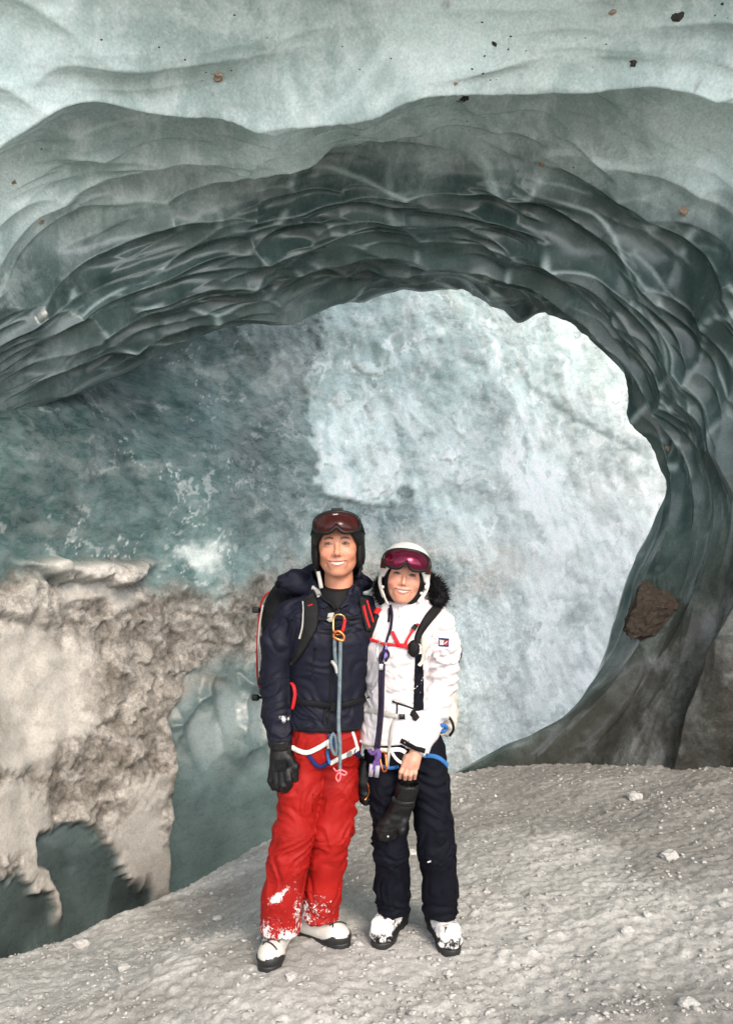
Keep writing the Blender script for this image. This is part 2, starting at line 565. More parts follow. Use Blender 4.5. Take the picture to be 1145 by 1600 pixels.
# folds that run along the right wall beside the rim
fold = sstep(3.3, 2.2, A) * inside
disp += fold * 0.05 * (np.abs(((T - 2) * 1.55 + 0.35 * noise3(flat * 0.7) + 0.1) % 1.0 - 0.5) - 0.25) * sstep(2.0, 2.25, T)
rough_ = sstep(1.9, 0.9, A) * sstep(2.6, 3.4, T)
disp += rough_ * 0.04 * fbm(flat * 3, 4)
VP = flat + nf * disp[:, None]
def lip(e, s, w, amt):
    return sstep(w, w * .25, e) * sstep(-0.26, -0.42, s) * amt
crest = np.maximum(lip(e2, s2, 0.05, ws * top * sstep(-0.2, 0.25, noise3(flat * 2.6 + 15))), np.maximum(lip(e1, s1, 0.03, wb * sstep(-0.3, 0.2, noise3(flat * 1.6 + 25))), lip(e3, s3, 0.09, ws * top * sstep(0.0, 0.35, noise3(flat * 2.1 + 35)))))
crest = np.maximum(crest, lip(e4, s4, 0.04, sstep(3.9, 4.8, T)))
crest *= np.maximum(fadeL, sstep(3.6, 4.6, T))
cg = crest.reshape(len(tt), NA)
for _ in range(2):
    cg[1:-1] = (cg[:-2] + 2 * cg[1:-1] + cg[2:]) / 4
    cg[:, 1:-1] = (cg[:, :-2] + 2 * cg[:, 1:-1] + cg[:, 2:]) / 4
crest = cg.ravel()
n_a = fbm(flat * np.array([1.1, 1.1, 1.1]) + 9, 4)
n_b = fbm(np.stack([A * 0.9 + 0.5 * warp[:, 0], Wd * 3.4 + 1.2 * warp[:, 1], 0 * A], 1) + 2, 4)
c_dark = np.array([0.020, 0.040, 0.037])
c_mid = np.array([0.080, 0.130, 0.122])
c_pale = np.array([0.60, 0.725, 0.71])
Tb = T - 0.75 * sstep(6.0, 3.0, A)  # dark inside to pale at the mouth: falloff of light put into the colour
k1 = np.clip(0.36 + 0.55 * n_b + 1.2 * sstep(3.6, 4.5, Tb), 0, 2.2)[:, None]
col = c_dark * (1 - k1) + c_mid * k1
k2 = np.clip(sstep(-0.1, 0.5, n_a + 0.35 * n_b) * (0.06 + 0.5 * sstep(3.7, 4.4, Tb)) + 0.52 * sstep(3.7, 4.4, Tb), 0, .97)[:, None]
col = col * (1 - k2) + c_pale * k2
kc = (np.clip(crest * 1.5, 0, 1) * 0.55)[:, None]  # whitish ice edges that also paint bright rim highlights on the lips
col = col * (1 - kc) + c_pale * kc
brown = np.clip(rough_ * (0.6 + 0.6 * n_a) + sstep(3.0, 1.5, A) * sstep(2.05, 2.6, T) * 0.75, 0, 0.9)[:, None]
col = col * (1 - brown) + np.array([0.036, 0.031, 0.025]) * brown  # brown foot of the right wall, its shade put into the colour
kL = (sstep(8.0, 9.6, A + 0.5 * warp[:, 0] + 0.4 * n_a) * (1 - sstep(3.6, 4.6, T)))[:, None]
col = col * (1 - kL) + (np.array([0.045, 0.068, 0.069]) * (1 + 0.6 * n_b[:, None] + 0.5 * n_a[:, None])) * kL  # left end in the wall's teal, darkened in colour for shade
grit = (sstep(0.62, 0.8, fbm(flat * 5.5 + 60, 3) + 0.25 * n_a) * 0.6 * sstep(3.8, 5, T))[:, None]
col = col * (1 - grit) + np.array([0.12, 0.11, 0.10]) * grit
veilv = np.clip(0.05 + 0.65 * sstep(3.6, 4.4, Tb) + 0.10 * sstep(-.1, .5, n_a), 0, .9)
M_VAULT = ice_mat('scalloped_ice', 0.12, 0.32, veil=(0.74, 0.83, 0.82), bump_s=0.06, streak=(1.0, 1.0, 0.6), rot=(0.2, 0.6, 0.4), coat=0.35, vscale=4.0, vdet=6)
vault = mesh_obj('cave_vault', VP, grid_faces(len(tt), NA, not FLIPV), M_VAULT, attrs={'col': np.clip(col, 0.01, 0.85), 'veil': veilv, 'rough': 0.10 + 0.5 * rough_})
vault['kind'] = 'structure'

# ------------------------------------------------------------------ glacier wall: left side and back of the cave
PL = np.array([(-8.5, -1.0, 0), (-6.5, 1.2, 0), (-4.3, 3.0, 0), (-2.95, 4.4, 0), (-2.55, 5.6, 0), (-1.9, 6.75, 0), (-.9, 7.65, 0), (.4, 8.6, 0), (2.0, 9.6, 0), (4.5, 10.6, 0), (9, 11.4, 0)], float)
NS = 860
pl = resample(PL, 4000)
uu = pl[:, 0] / np.maximum(pl[:, 1], .3) * F_PX + W_PX / 2
dens = np.where((pl[:, 1] > 4.0) & (uu < 1180) , 1.0, 0.12)
cd = np.cumsum(dens)
pl = np.stack([np.interp(np.linspace(cd[0], cd[-1], NS), cd, pl[:, k]) for k in range(3)], 1)
zs = np.concatenate([np.linspace(-2.0, -0.9, 14)[:-1], np.linspace(-0.9, 6.0, 420)[:-1], np.linspace(6.0, 6.7, 10)])
NZ = len(zs)
WX = np.repeat(pl[:, None, :], NZ, 1).copy()
WX[:, :, 2] = zs[None, :]
sgrid = np.linspace(0, 1, NS)
tan = np.gradient(pl, axis=0)
tan /= np.linalg.norm(tan, axis=1)[:, None]
nin = np.stack([tan[:, 1], -tan[:, 0], 0 * tan[:, 0]], 1)          # towards the cave
leftness = 1 - sstep(-1.8, 0.6, pl[:, 0])
zz_ = zs[None, :]
lean = leftness[:, None] * (-0.75 * sstep(2.3, 3.8, zz_) + 0.22 * sstep(1.0, -0.6, zz_)) + (1 - leftness[:, None]) * (0.25 * sstep(1.2, -0.8, zz_) - 0.17 * (zz_ + 0.5))
WX += nin[:, None, :] * lean[:, :, None]
fw = WX.reshape(-1, 3)
nn = np.repeat(nin, NZ, 0)
UV = proj(fw)
u_, v_ = UV[:, 0], UV[:, 1]
n1 = fbm(fw * 0.8, 4)
n2 = fbm(fw * 2.6 + 7, 4)
n3 = fbm(fw * 8 + 3, 4)
wu = u_ + 30 * n2 + 10 * n3
wv = v_ + 26 * fbm(fw * 2.6 + 90, 4) + 10 * fbm(fw * 9 + 90, 3)

def blob(cx, cy, rx, ry, ang=0.0, soft=0.35, w=True):
    a = math.radians(ang)
    X = (wu if w else u_) - cx
    Y = (wv if w else v_) - cy
    xr = X * math.cos(a) + Y * math.sin(a)
    yr = -X * math.sin(a) + Y * math.cos(a)
    r = np.sqrt((xr / rx) ** 2 + (yr / ry) ** 2)
    return sstep(1 + soft, 1 - soft, r)

# debris-laden band low on the left, pockets of clear ice in it
deb_top = np.interp(u_, [-100, 0, 80, 170, 270, 330, 400, 520, 640, 740, 900], [915, 905, 880, 880, 905, 920, 880, 850, 835, 860, 1000]) + 34 * n2 + 12 * n3
debris = sstep(-16, 40, v_ - deb_top) * sstep(900, 560, u_)
pillar_l = np.interp(v_, [1030, 1060, 1120, 1160, 1400], [330, 285, 262, 268, 266]) + 2.5 * n3
pillar_top = np.interp(u_, [220, 262, 300, 360, 440, 560, 700], [1160, 1085, 1052, 1042, 1045, 1060, 1080]) + 9 * n2
pillar = sstep(-4, 5, u_ - pillar_l - 18 * sstep(1180, 1100, v_) * n2) * sstep(-30, 30, v_ - pillar_top - 16 * n2) * sstep(640, 560, u_)
p1 = blob(105, 1390, 78, 105, 12, 0.10)
p2 = blob(20, 1440, 70, 70, 0, 0.10)
p3 = blob(180, 1430, 50, 55, 20, 0.10)
pocket = np.maximum(np.maximum(p1, p2), p3)
tongue = blob(42, 1340, 16, 110, -28, 0.3)
pocket *= 1 - tongue
smooth1 = np.maximum(blob(45, 1075, 95, 100, 0), blob(60, 990, 80, 30, 10) * .6)
smooth2 = np.maximum(blob(215, 1330, 42, 85, 6), np.maximum(blob(215, 1235, 45, 22, -20), blob(150, 930, 60, 16, 8)) * 0.8)
smooth3 = np.maximum(blob(20, 1290, 55, 60, 30), blob(20, 1170, 60, 40, 20))
clear = np.maximum(pillar, pocket)
smoothz = np.maximum(np.maximum(smooth1, smooth2), np.maximum(smooth3, tongue * 0.8))
deb = debris * (1 - clear)
rubble = deb * (1 - smoothz)
# pale sheet on the right with a broken edge, darker glassy ice left of it
edge_u = np.interp(v_, [380, 470, 520, 600, 680, 740, 775, 800, 840], [505, 508, 502, 490, 480, 484, 488, 640, 660])
sheet = sstep(-5, 5, u_ - edge_u - 26 * n2 - 14 * n3) * sstep(12, -6, v_ - np.interp(u_, [480, 560, 640, 660, 760, 1000], [785, 795, 770, 830, 1400, 1400]) - 34 * n2 - 12 * n3)
edge2 = np.interp(v_, [400, 450, 520, 600, 660, 720], [745, 752, 775, 820, 900, 1010])
sheet2 = sstep(-7, 7, u_ - edge2 - 12 * n2 - 8 * n3) * sstep(730, 690, v_ + 10 * n2)
chunk = sstep(0.10, 0.16, n2 + 0.5 * n1) * sheet * blob(590, 690, 150, 110, 40)
plate_b, plate_e = cups(np.stack([fw[:, 0] * 2.1 + 0.8 * n1, fw[:, 2] * 1.6 + 0.8 * n2], 1), 71, 0.95, 0.6)

dsp = 0.20 * n1 * sstep(0, 1.5, fw[:, 2] + 1) + 0.009 * n2
sheet_d = sstep(-30, 26, u_ - edge_u - 26 * n2 - 6 * n3) * sstep(40, -30, v_ - np.interp(u_, [480, 560, 640, 660, 760, 1000], [785, 795, 770, 830, 1400, 1400]) - 30 * n2)
dsp += 0.09 * sheet_d + 0.04 * sheet2 + 0.05 * chunk
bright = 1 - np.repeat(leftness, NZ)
dsp += bright * 0.022 * (plate_b - 0.3) + bright * 0.004 * (ridged(fw * np.array([1.6, 1.6, 3.2]), 3) - 0.5)
dsp += 0.0012 * n3
flow = np.stack([fw[:, 0] * 2.6 - fw[:, 2] * 1.4, fw[:, 1] * 2.6, fw[:, 2] * 4.2 + fw[:, 0] * 2.2], 1) + 0.35 * np.stack([n1, n2, n3], 1)
bil = np.abs(noise3(flow)) + 0.55 * np.abs(noise3(flow * 2.1 + 9)) + 0.30 * np.abs(noise3(flow * 4.3 + 5)) + 0.16 * np.abs(noise3(flow * 9 + 3))
lumps, le = cups(np.stack([fw[:, 0] * 10 + 1.2 * n2, (fw[:, 2] * 1.0 + 0.4 * fw[:, 0]) * 13 + 1.2 * n3], 1), 81, 0.95, 1.5)
dsp += rubble * (0.060 * (bil - 0.45) + 0.040 * np.clip(-lumps, 0, 0.8) + 0.022 * n3 + 0.02)
dsp += smoothz * deb * 0.05 - pocket * debris * 0.03 - pillar * 0.06
# wind-carved ledge at the top of the debris band
ledge = blob(150, 888, 90, 18, 3, 0.5) * sstep(868, 880, v_ + 10 * n2)
dsp += 0.22 * ledge
shelf = blob(40, 940, 95, 22, 4, 0.4)
dsp += 0.07 * shelf
# scooped hollows in the clear pillar
sc_b, sc_e = cups(np.stack([fw[:, 0] * 4.5 + fw[:, 2] * 1.5, fw[:, 2] * 2.2 - fw[:, 0] * 1.3], 1) + 0.3 * np.stack([n1, n2], 1), 91, 0.9)
dsp += pillar * 0.16 * (sc_b - 0.2) * sstep(1230, 1150, v_)
WP = fw + nn * dsp[:, None]
WP[:, 2] += 0.03 * n2 * rubble

teal_d = np.array([0.045, 0.090, 0.090])
teal = np.array([0.125, 0.205, 0.203])
pale = np.array([0.52, 0.64, 0.63])
white = np.array([0.76, 0.82, 0.81])
k = np.clip(0.45 + 0.6 * n2 + 0.35 * n1, 0, 1)[:, None]
col = teal_d * (1 - k) + teal * k
br = np.clip(bright * 0.50 + 0.45 * sheet + 0.1 * sheet2 + 0.25 * sstep(760, 900, v_) * sstep(600, 760, u_), 0, 0.95)  # pale sheet, plus light from the right put into the colour
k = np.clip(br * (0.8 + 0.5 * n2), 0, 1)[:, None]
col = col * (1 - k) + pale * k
k = np.clip(chunk * 0.7 + br * sstep(0.15, 0.5, fbm(fw * 3.3 + 50, 5)) * 0.7, 0, 0.9)[:, None]
col = col * (1 - k) + white * k
wisps = (sstep(0.2, 0.55, fbm(fw * np.array([1.6, 1.6, 4.5]) + 23, 5)) * 0.30 * (1 - br))[:, None]
col = col * (1 - wisps) + np.array([0.36, 0.42, 0.42]) * wisps
w1 = sheet * np.clip(blob(580, 715, 105, 80, -25, 0.5) + 0.8 * blob(660, 690, 80, 60, 30, 0.6), 0, 1)
k = (w1 * np.clip(0.55 + 0.8 * n2 + 0.5 * n3, 0, 1) * 0.85)[:, None]
col = col * (1 - k) + white * k
t1 = blob(610, 815, 140, 24, 4, 0.5)
k = (t1 * 0.75)[:, None]
col = col * (1 - k) + np.array([0.20, 0.28, 0.285]) * k
lit_white = sstep(600, 860, u_) * sstep(560, 820, v_ + 40 * n2)  # pale ice whitened further to paint the light on the lower right
k = np.clip(lit_white * (0.80 + 0.5 * n2) + sheet2 * 0.08 * bright, 0, 0.85)[:, None]
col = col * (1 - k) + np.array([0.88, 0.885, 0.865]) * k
fl = fbm(fw * np.array([1.8, 1.8, 2.6]) + 0.6 * n2[:, None] + 11, 5)
k = (sstep(0.30, 0.36, fl + 0.15 * n1) * (0.15 + 0.75 * br))[:, None] * 0.85
col = col * (1 - k) + white * k
fl2 = fbm(fw * np.array([1.5, 1.5, 2.2]) + 0.8 * n2[:, None] + 31, 5)
k = (sstep(0.15, 0.40, fl2) * br * (1 - 0.7 * lit_white) * 0.55)[:, None]
col = col * (1 - k) + np.array([0.33, 0.43, 0.425]) * k
ck = np.abs(noise3(fw * np.array([2.3, 2.3, 1.5]) + 1.2 * n2[:, None] + 70))
k = (sstep(0.018, 0.004, ck) * 0.55 * sstep(0.0, 0.3, fbm(fw * 1.4 + 81, 2)))[:, None]
col = col * (1 - k) + white * k
cp = np.stack([fw[:, 0] * 1.9 + 0.9 * n2 + 0.3 * n3, fw[:, 2] * 1.7 + 0.9 * n1 + 0.5 * n2], 1)
cv1 = cell_value(cp, 101) - 0.5
cv2 = cell_value(cp * 3.1 + 7 + 0.5 * n3[:, None], 103) - 0.5
col = col * (1 + (0.42 * cv1 + 0.26 * cv2)[:, None] * (0.5 + 0.5 * br[:, None]))
shard = (cell_value(cp * 7.3 + 3 + 0.6 * n3[:, None], 105) > 0.955) & (n2 > -0.05)
k = (shard * (0.25 + 0.5 * br))[:, None]
col = col * (1 - k) + np.array([0.86, 0.88, 0.87]) * k
cr = (blob(680, 890, 150, 50, 0, 0.6) * np.clip(0.45 + n2, 0, 0.8))[:, None]
col = col * (1 - cr) + np.array([0.60, 0.55, 0.48]) * cr
col = col * (1 - 0.30 * sstep(360, 120, u_) - 0.15 * sstep(420, 200, u_) * sstep(760, 640, v_))[:, None]  # left side darkened in the colour for its shade
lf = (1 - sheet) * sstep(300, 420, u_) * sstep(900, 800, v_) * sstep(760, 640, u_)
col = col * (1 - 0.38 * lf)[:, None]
stk = fbm(np.stack([fw[:, 0] * 9 + fw[:, 2] * 3, fw[:, 1] * 3, fw[:, 2] * 2.2], 1) + 44, 4)
col = col * (1 + 0.30 * stk[:, None])
beige = np.array([0.275, 0.25, 0.22])
dk = np.array([0.115, 0.10, 0.083])
pb_ = np.array([0.43, 0.405, 0.37])
n4 = fbm(fw * 22 + 13, 3)
k = np.clip(0.10 + 0.55 * bil + 0.6 * n3 + 0.7 * n4, 0, 1)[:, None]
dc = dk * (1 - k) + beige * k
k = (np.clip(sstep(0.1, -0.4, lumps) * 0.5 + 0.8 * smoothz + 0.45 * sstep(0.15, 0.5, n2 + 0.4 * n3), 0, 1))[:, None]
dc = dc * (1 - k) + pb_ * k
dfade = (deb * np.clip(1.0 - 0.55 * bright - 0.25 * sstep(420, 640, u_), 0, 1))[:, None]
col = col * (1 - dfade) + dc * dfade
pk = (pocket * debris)[:, None]
col = col * (1 - pk) + (np.array([0.042, 0.058, 0.058]) * (1.1 + 0.7 * n2 + 0.9 * (cell_value(np.stack([fw[:, 0] * 4 + fw[:, 2] * 2.2, fw[:, 2] * 2 - fw[:, 0]], 1) + 0.5 * n2[:, None], 107) - .4))[:, None]) * pk
pk = (pillar * debris)[:, None]
pc = np.array([0.082, 0.120, 0.120]) * (1.05 + 0.45 * n2[:, None]) + np.clip(sstep(0.35, 0.0, sc_b)[:, None] * 0.10, 0, 1) * sstep(1230, 1150, v_)[:, None]
col = col * (1 - pk) + pc * pk
tb = (blob(250, 1090, 60, 28, -25, 0.5) * 0.5 * debris + blob(300, 1065, 60, 16, -5, 0.5) * 0.3 * debris)[:, None]
col = col * (1 - tb) + beige * tb
kl = np.clip(ledge + 0.5 * shelf, 0, 1)[:, None] * 0.85
col = col * (1 - kl) + np.array([0.52, 0.49, 0.45]) * kl
sp = blob(320, 865, 26, 15, 0, 0.6)[:, None] * 0.6
col = col * (1 - sp) + white * sp
M_WALL = ice_mat('glacier_ice', 0.18, 0.5, veil=(0.76, 0.81, 0.80), bump_s=0.10, streak=(0.8, 0.8, 1.5), rot=(0.3, 0.4, 0), vscale=8.0)
veilw = np.clip((0.10 + 0.50 * br) * (1 - 0.85 * np.clip(deb + pk[:, 0] + pocket * debris, 0, 1)), 0, .8)
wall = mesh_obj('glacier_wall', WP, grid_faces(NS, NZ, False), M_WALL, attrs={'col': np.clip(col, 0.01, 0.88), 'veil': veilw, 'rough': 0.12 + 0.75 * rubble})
wall['kind'] = 'structure'

# ------------------------------------------------------------------ figure tools: distance fields meshed with surface nets
f32 = np.float32
def sph(p, c, r):
    return np.sqrt(((p - np.asarray(c, f32)) ** 2).sum(1)) - f32(r)

def ell(p, c, r):
    q = p - np.asarray(c, f32)
    r = np.asarray(r, f32)
    k0 = np.sqrt(((q / r) ** 2).sum(1))
    k1 = np.sqrt(((q / (r * r)) ** 2).sum(1)) + f32(1e-9)
    return k0 * (k0 - 1) / k1

def rcone(p, a, b, ra, rb):
    a, b = np.asarray(a, f32), np.asarray(b, f32)
    ba = b - a
    pa = p - a
    t = np.clip(pa @ ba / (ba @ ba), 0, 1)
    q = pa - t[:, None] * ba
    return np.sqrt((q * q).sum(1)) - (f32(ra) + t * f32(rb - ra))

def smin(a, b, k):
    h = np.clip(0.5 + 0.5 * (b - a) / k, 0, 1)
    return b + (a - b) * h - k * h * (1 - h)

def smax(a, b, k):
    return -smin(-a, -b, k)

def chain(p, pts, rads, k=0.02):
    d = None
    for i in range(len(pts) - 1):
        e = rcone(p, pts[i], pts[i + 1], rads[i], rads[i + 1])
        d = e if d is None else smin(d, e, k)
    return d

def stack(p, lev, n=2.4):
    """upright body of superelliptic sections: lev rows of z, cx, cy, rx, ry (z falling)"""
    L = np.array(sorted(lev), float)
    z = p[:, 2]
    cx, cy, rx, ry = (np.interp(z, L[:, 0], L[:, k]).astype(f32) for k in (1, 2, 3, 4))
    q = (np.abs((p[:, 0] - cx) / rx) ** n + np.abs((p[:, 1] - cy) / ry) ** n) ** (1 / n)
    d = (q - 1) * np.minimum(rx, ry)
    return np.maximum(d, np.maximum(z - L[-1, 0], L[0, 0] - z))

def rbox(p, c, h, r):
    q = np.abs(p - np.asarray(c, f32)) - (np.asarray(h, f32) - f32(r))
    return np.sqrt((np.maximum(q, 0) ** 2).sum(1)) + np.minimum(q.max(1), 0) - f32(r)

def surfnet(fn, lo, hi, h):
    lo, hi = np.asarray(lo, float), np.asarray(hi, float)
    n = np.ceil((hi - lo) / h).astype(int) + 1
    ax = [(lo[k] + h * np.arange(n[k])).astype(f32) for k in range(3)]
    F = np.empty(n, f32)
    per = max(1, 200000 // (n[1] * n[2]))
    YY, ZZ = np.meshgrid(ax[1], ax[2], indexing='ij')
    for i in range(0, n[0], per):
        xs = ax[0][i:i + per]
        p = np.empty((len(xs), n[1], n[2], 3), f32)
        p[..., 0] = xs[:, None, None]
        p[..., 1] = YY
        p[..., 2] = ZZ
        F[i:i + per] = fn(p.reshape(-1, 3)).reshape(len(xs), n[1], n[2])
    F[0] = np.maximum(F[0], 1e-4); F[-1] = np.maximum(F[-1], 1e-4)
    F[:, 0] = np.maximum(F[:, 0], 1e-4); F[:, -1] = np.maximum(F[:, -1], 1e-4)
    F[:, :, 0] = np.maximum(F[:, :, 0], 1e-4); F[:, :, -1] = np.maximum(F[:, :, -1], 1e-4)
    S = F < 0
    c = n - 1
    cnt = np.zeros(c, np.int8)
    for dx in (0, 1):
        for dy in (0, 1):
            for dz in (0, 1):
                cnt += S[dx:dx + c[0], dy:dy + c[1], dz:dz + c[2]]
    act = (cnt > 0) & (cnt < 8)
    idx = np.full(c, -1, np.int32)
    I = np.argwhere(act)
    idx[act] = np.arange(len(I))
    acc = np.zeros((len(I), 3))
    w = np.zeros(len(I))
    cor = [(a, b_, d) for a in (0, 1) for b_ in (0, 1) for d in (0, 1)]
    for a in cor:
        for k in range(3):
            if a[k]:
                continue
            bq = list(a)
            bq[k] = 1
            fa = F[I[:, 0] + a[0], I[:, 1] + a[1], I[:, 2] + a[2]]
            fb = F[I[:, 0] + bq[0], I[:, 1] + bq[1], I[:, 2] + bq[2]]
            m_ = (fa < 0) != (fb < 0)
            t = np.where(m_, fa / np.where(m_, fa - fb, 1), 0)
            pos = np.array(a, float)[None, :].repeat(len(I), 0)
            pos[:, k] += t
            acc += pos * m_[:, None]
            w += m_
    verts = lo + h * (I + acc / w[:, None])
    faces = []
    for k in range(3):
        a1, a2 = (k + 1) % 3, (k + 2) % 3
        sl0 = [slice(1, -1)] * 3
        sl0[k] = slice(0, -1)
        sl1 = [slice(1, -1)] * 3
        sl1[k] = slice(1, None)
        s0, s1 = S[tuple(sl0)], S[tuple(sl1)]
        E = np.argwhere(s0 != s1)
        off = np.array([1, 1, 1])
        off[k] = 0
        inn = s0[tuple(E.T)]
        E = E + off
        def cell(d1, d2):
            q = E.copy()
            q[:, a1] += d1
            q[:, a2] += d2
            return idx[tuple(q.T)]
        quad = np.stack([cell(-1, -1), cell(0, -1), cell(0, 0), cell(-1, 0)], 1)
        quad[~inn] = quad[~inn][:, ::-1]
        faces.append(quad)
    return verts, np.concatenate(faces)

def vnormals(v, f):
    n = np.zeros_like(v)
    fn = np.cross(v[f[:, 2]] - v[f[:, 0]], v[f[:, 3]] - v[f[:, 1]])
    for k in range(4):
        np.add.at(n, f[:, k], fn)
    return n / np.maximum(np.linalg.norm(n, axis=1)[:, None], 1e-12)

def join(*parts):
    vs, fs, o = [], [], 0
    for v, f in parts:
        vs.append(np.asarray(v, float))
        fs.append(np.asarray(f) + o)
        o += len(v)
    return np.concatenate(vs), np.concatenate(fs)

def tube(pts, r, seg=8, closed=False, flat=1.0, up=None):
    pts = np.asarray(pts, float)
    n = len(pts)
    r = np.broadcast_to(np.asarray(r, float), (n,))
    t = np.roll(pts, -1, 0) - np.roll(pts, 1, 0) if closed else np.gradient(pts, axis=0)
    t /= np.maximum(np.linalg.norm(t, axis=1)[:, None], 1e-9)
    a = np.array(up if up is not None else ([0, 0, 1] if abs(t[0, 2]) < 0.9 else [0, 1, 0]), float)
    vs = []
    th = np.linspace(0, 2 * np.pi, seg, endpoint=False)
    for i in range(n):
        b_ = np.cross(t[i], a)
        b_ /= max(np.linalg.norm(b_), 1e-9)
        a2 = np.cross(b_, t[i])
        if up is None:
            a = a2
        vs.append(pts[i] + r[i] * (np.cos(th)[:, None] * b_ + flat * np.sin(th)[:, None] * a2))
    v = np.concatenate(vs)
    f = []
    m_ = n if closed else n - 1
    for i in range(m_):
        j = (i + 1) % n
        for k in range(seg):
            l = (k + 1) % seg
            f.append((i * seg + k, i * seg + l, j * seg + l, j * seg + k))
    if not closed:
        v = np.concatenate([v, pts[:1], pts[-1:]])
        for k in range(0, seg, 1):
            l = (k + 1) % seg
            f.append((len(v) - 2, k, l, l) if False else (len(v) - 2, l, k, k))
            f.append((len(v) - 1, (n - 1) * seg + k, (n - 1) * seg + l, (n - 1) * seg + l))
    return v, np.array(f)

def fix(f):
    return [tuple(dict.fromkeys(map(int, q))) for q in f]

def spline(pts, n):
    pts = np.asarray(pts, float)
    fine = catmull(pts, np.linspace(0, len(pts) - 1, 400))
    d = np.r_[0, np.cumsum(np.linalg.norm(np.diff(fine, axis=0), axis=1))]
    s = np.linspace(0, d[-1], n)
    return np.stack([np.interp(s, d, fine[:, k]) for k in range(pts.shape[1])], 1)

from mathutils.bvhtree import BVHTree
class Skin:
    """a meshed garment to lay straps and patches on"""
    def __init__(self, *meshes):
        v, f = join(*meshes)
        self.t = BVHTree.FromPolygons(v.tolist(), f.tolist())
    def at(self, u, v, lift=0.0, Yd=3.3):
        d = Vector(P(u, v, 1.0)) - Vector((0, 0, CAM_Z))
        h, n, i, dist = self.t.ray_cast(Vector((0, 0, CAM_Z)), d.normalized())
        if h is None:
            h, n = Vector(P(u, v, Yd)), Vector((0, -1, 0))
        return np.array(h + n * lift), np.array(n)

def strap(skin, path, width, thick=0.004, n=None, lift=0.002, Yd=3.3, smooth_it=2):
    """webbing laid over a garment: path of photograph positions, width in metres (number or list)"""
    path = np.asarray(path, float)
    L = np.linalg.norm(np.diff(path, axis=0), axis=1).sum()
    n = n or max(4, int(L / 5))
    pp = spline(path, n)
    w = np.interp(np.linspace(0, 1, n), np.linspace(0, 1, len(np.atleast_1d(width))), np.atleast_1d(width)) if np.ndim(width) else np.full(n, width)
    hits = [skin.at(a, b_, lift, Yd) for a, b_ in pp]
    c = np.array([h[0] for h in hits])
    nr = np.array([h[1] for h in hits])
    for _ in range(smooth_it):
        c2 = c.copy()
        c2[1:-1] = (c[:-2] + 2 * c[1:-1] + c[2:]) / 4
        c2[:, 1] = np.minimum(c2[:, 1], c[:, 1] + 0.002)
        c = c2
        n2 = nr.copy()
        n2[1:-1] = nr[:-2] + nr[1:-1] + nr[2:]
        nr = n2 / np.linalg.norm(n2, axis=1)[:, None]
    t = np.gradient(c, axis=0)
    t /= np.maximum(np.linalg.norm(t, axis=1)[:, None], 1e-9)
    s = np.cross(t, nr)
    s /= np.maximum(np.linalg.norm(s, axis=1)[:, None], 1e-9)
    w = w[:, None] / 2
    prof = [c - s * w - nr * 0.004, c - s * w + nr * thick * 0.7, c - s * w * 0.85 + nr * thick, c + s * w * 0.85 + nr * thick, c + s * w + nr * thick * 0.7, c + s * w - nr * 0.004]
    k = len(prof)
    v = np.stack(prof, 1).reshape(-1, 3)
    f = []
    for i in range(n - 1):
        for j in range(k):
            l = (j + 1) % k
            f.append((i * k + j, i * k + l, (i + 1) * k + l, (i + 1) * k + j))
    f.append((0, 1, 4, 5)); f.append((1, 2, 3, 4))
    o = (n - 1) * k
    f.append((o + 5, o + 4, o + 1, o)); f.append((o + 4, o + 3, o + 2, o + 1))
    return v, np.array(f)[:, ::-1]

def patch(skin, quad, lift=0.003, nu=6, nv=6):
    """flat cloth patch following a garment, quad of four photograph positions"""
    q = np.asarray(quad, float)
    top_, bot = [], []
    for i in range(nu):
        a = i / (nu - 1)
        for j in range(nv):
            b_ = j / (nv - 1)
            uv = (q[0] * (1 - a) + q[1] * a) * (1 - b_) + (q[3] * (1 - a) + q[2] * a) * b_
            h, nn_ = skin.at(*uv)
            top_.append(h + nn_ * lift)
    v = np.array(top_)
    return v, grid_faces(nu, nv, True)

def cylinder(a, b_, r, seg=12):
    return tube(np.array([a, b_]), r, seg)

def mk(name, vf, mat, parent, attrs=None, smooth=True):
    v, f = vf
    tri = isinstance(f, np.ndarray) and (np.any(f[:, 2] == f[:, 3]))
    return mesh_obj(name, v, fix(f) if tri else f, mat, parent, smooth, attrs)

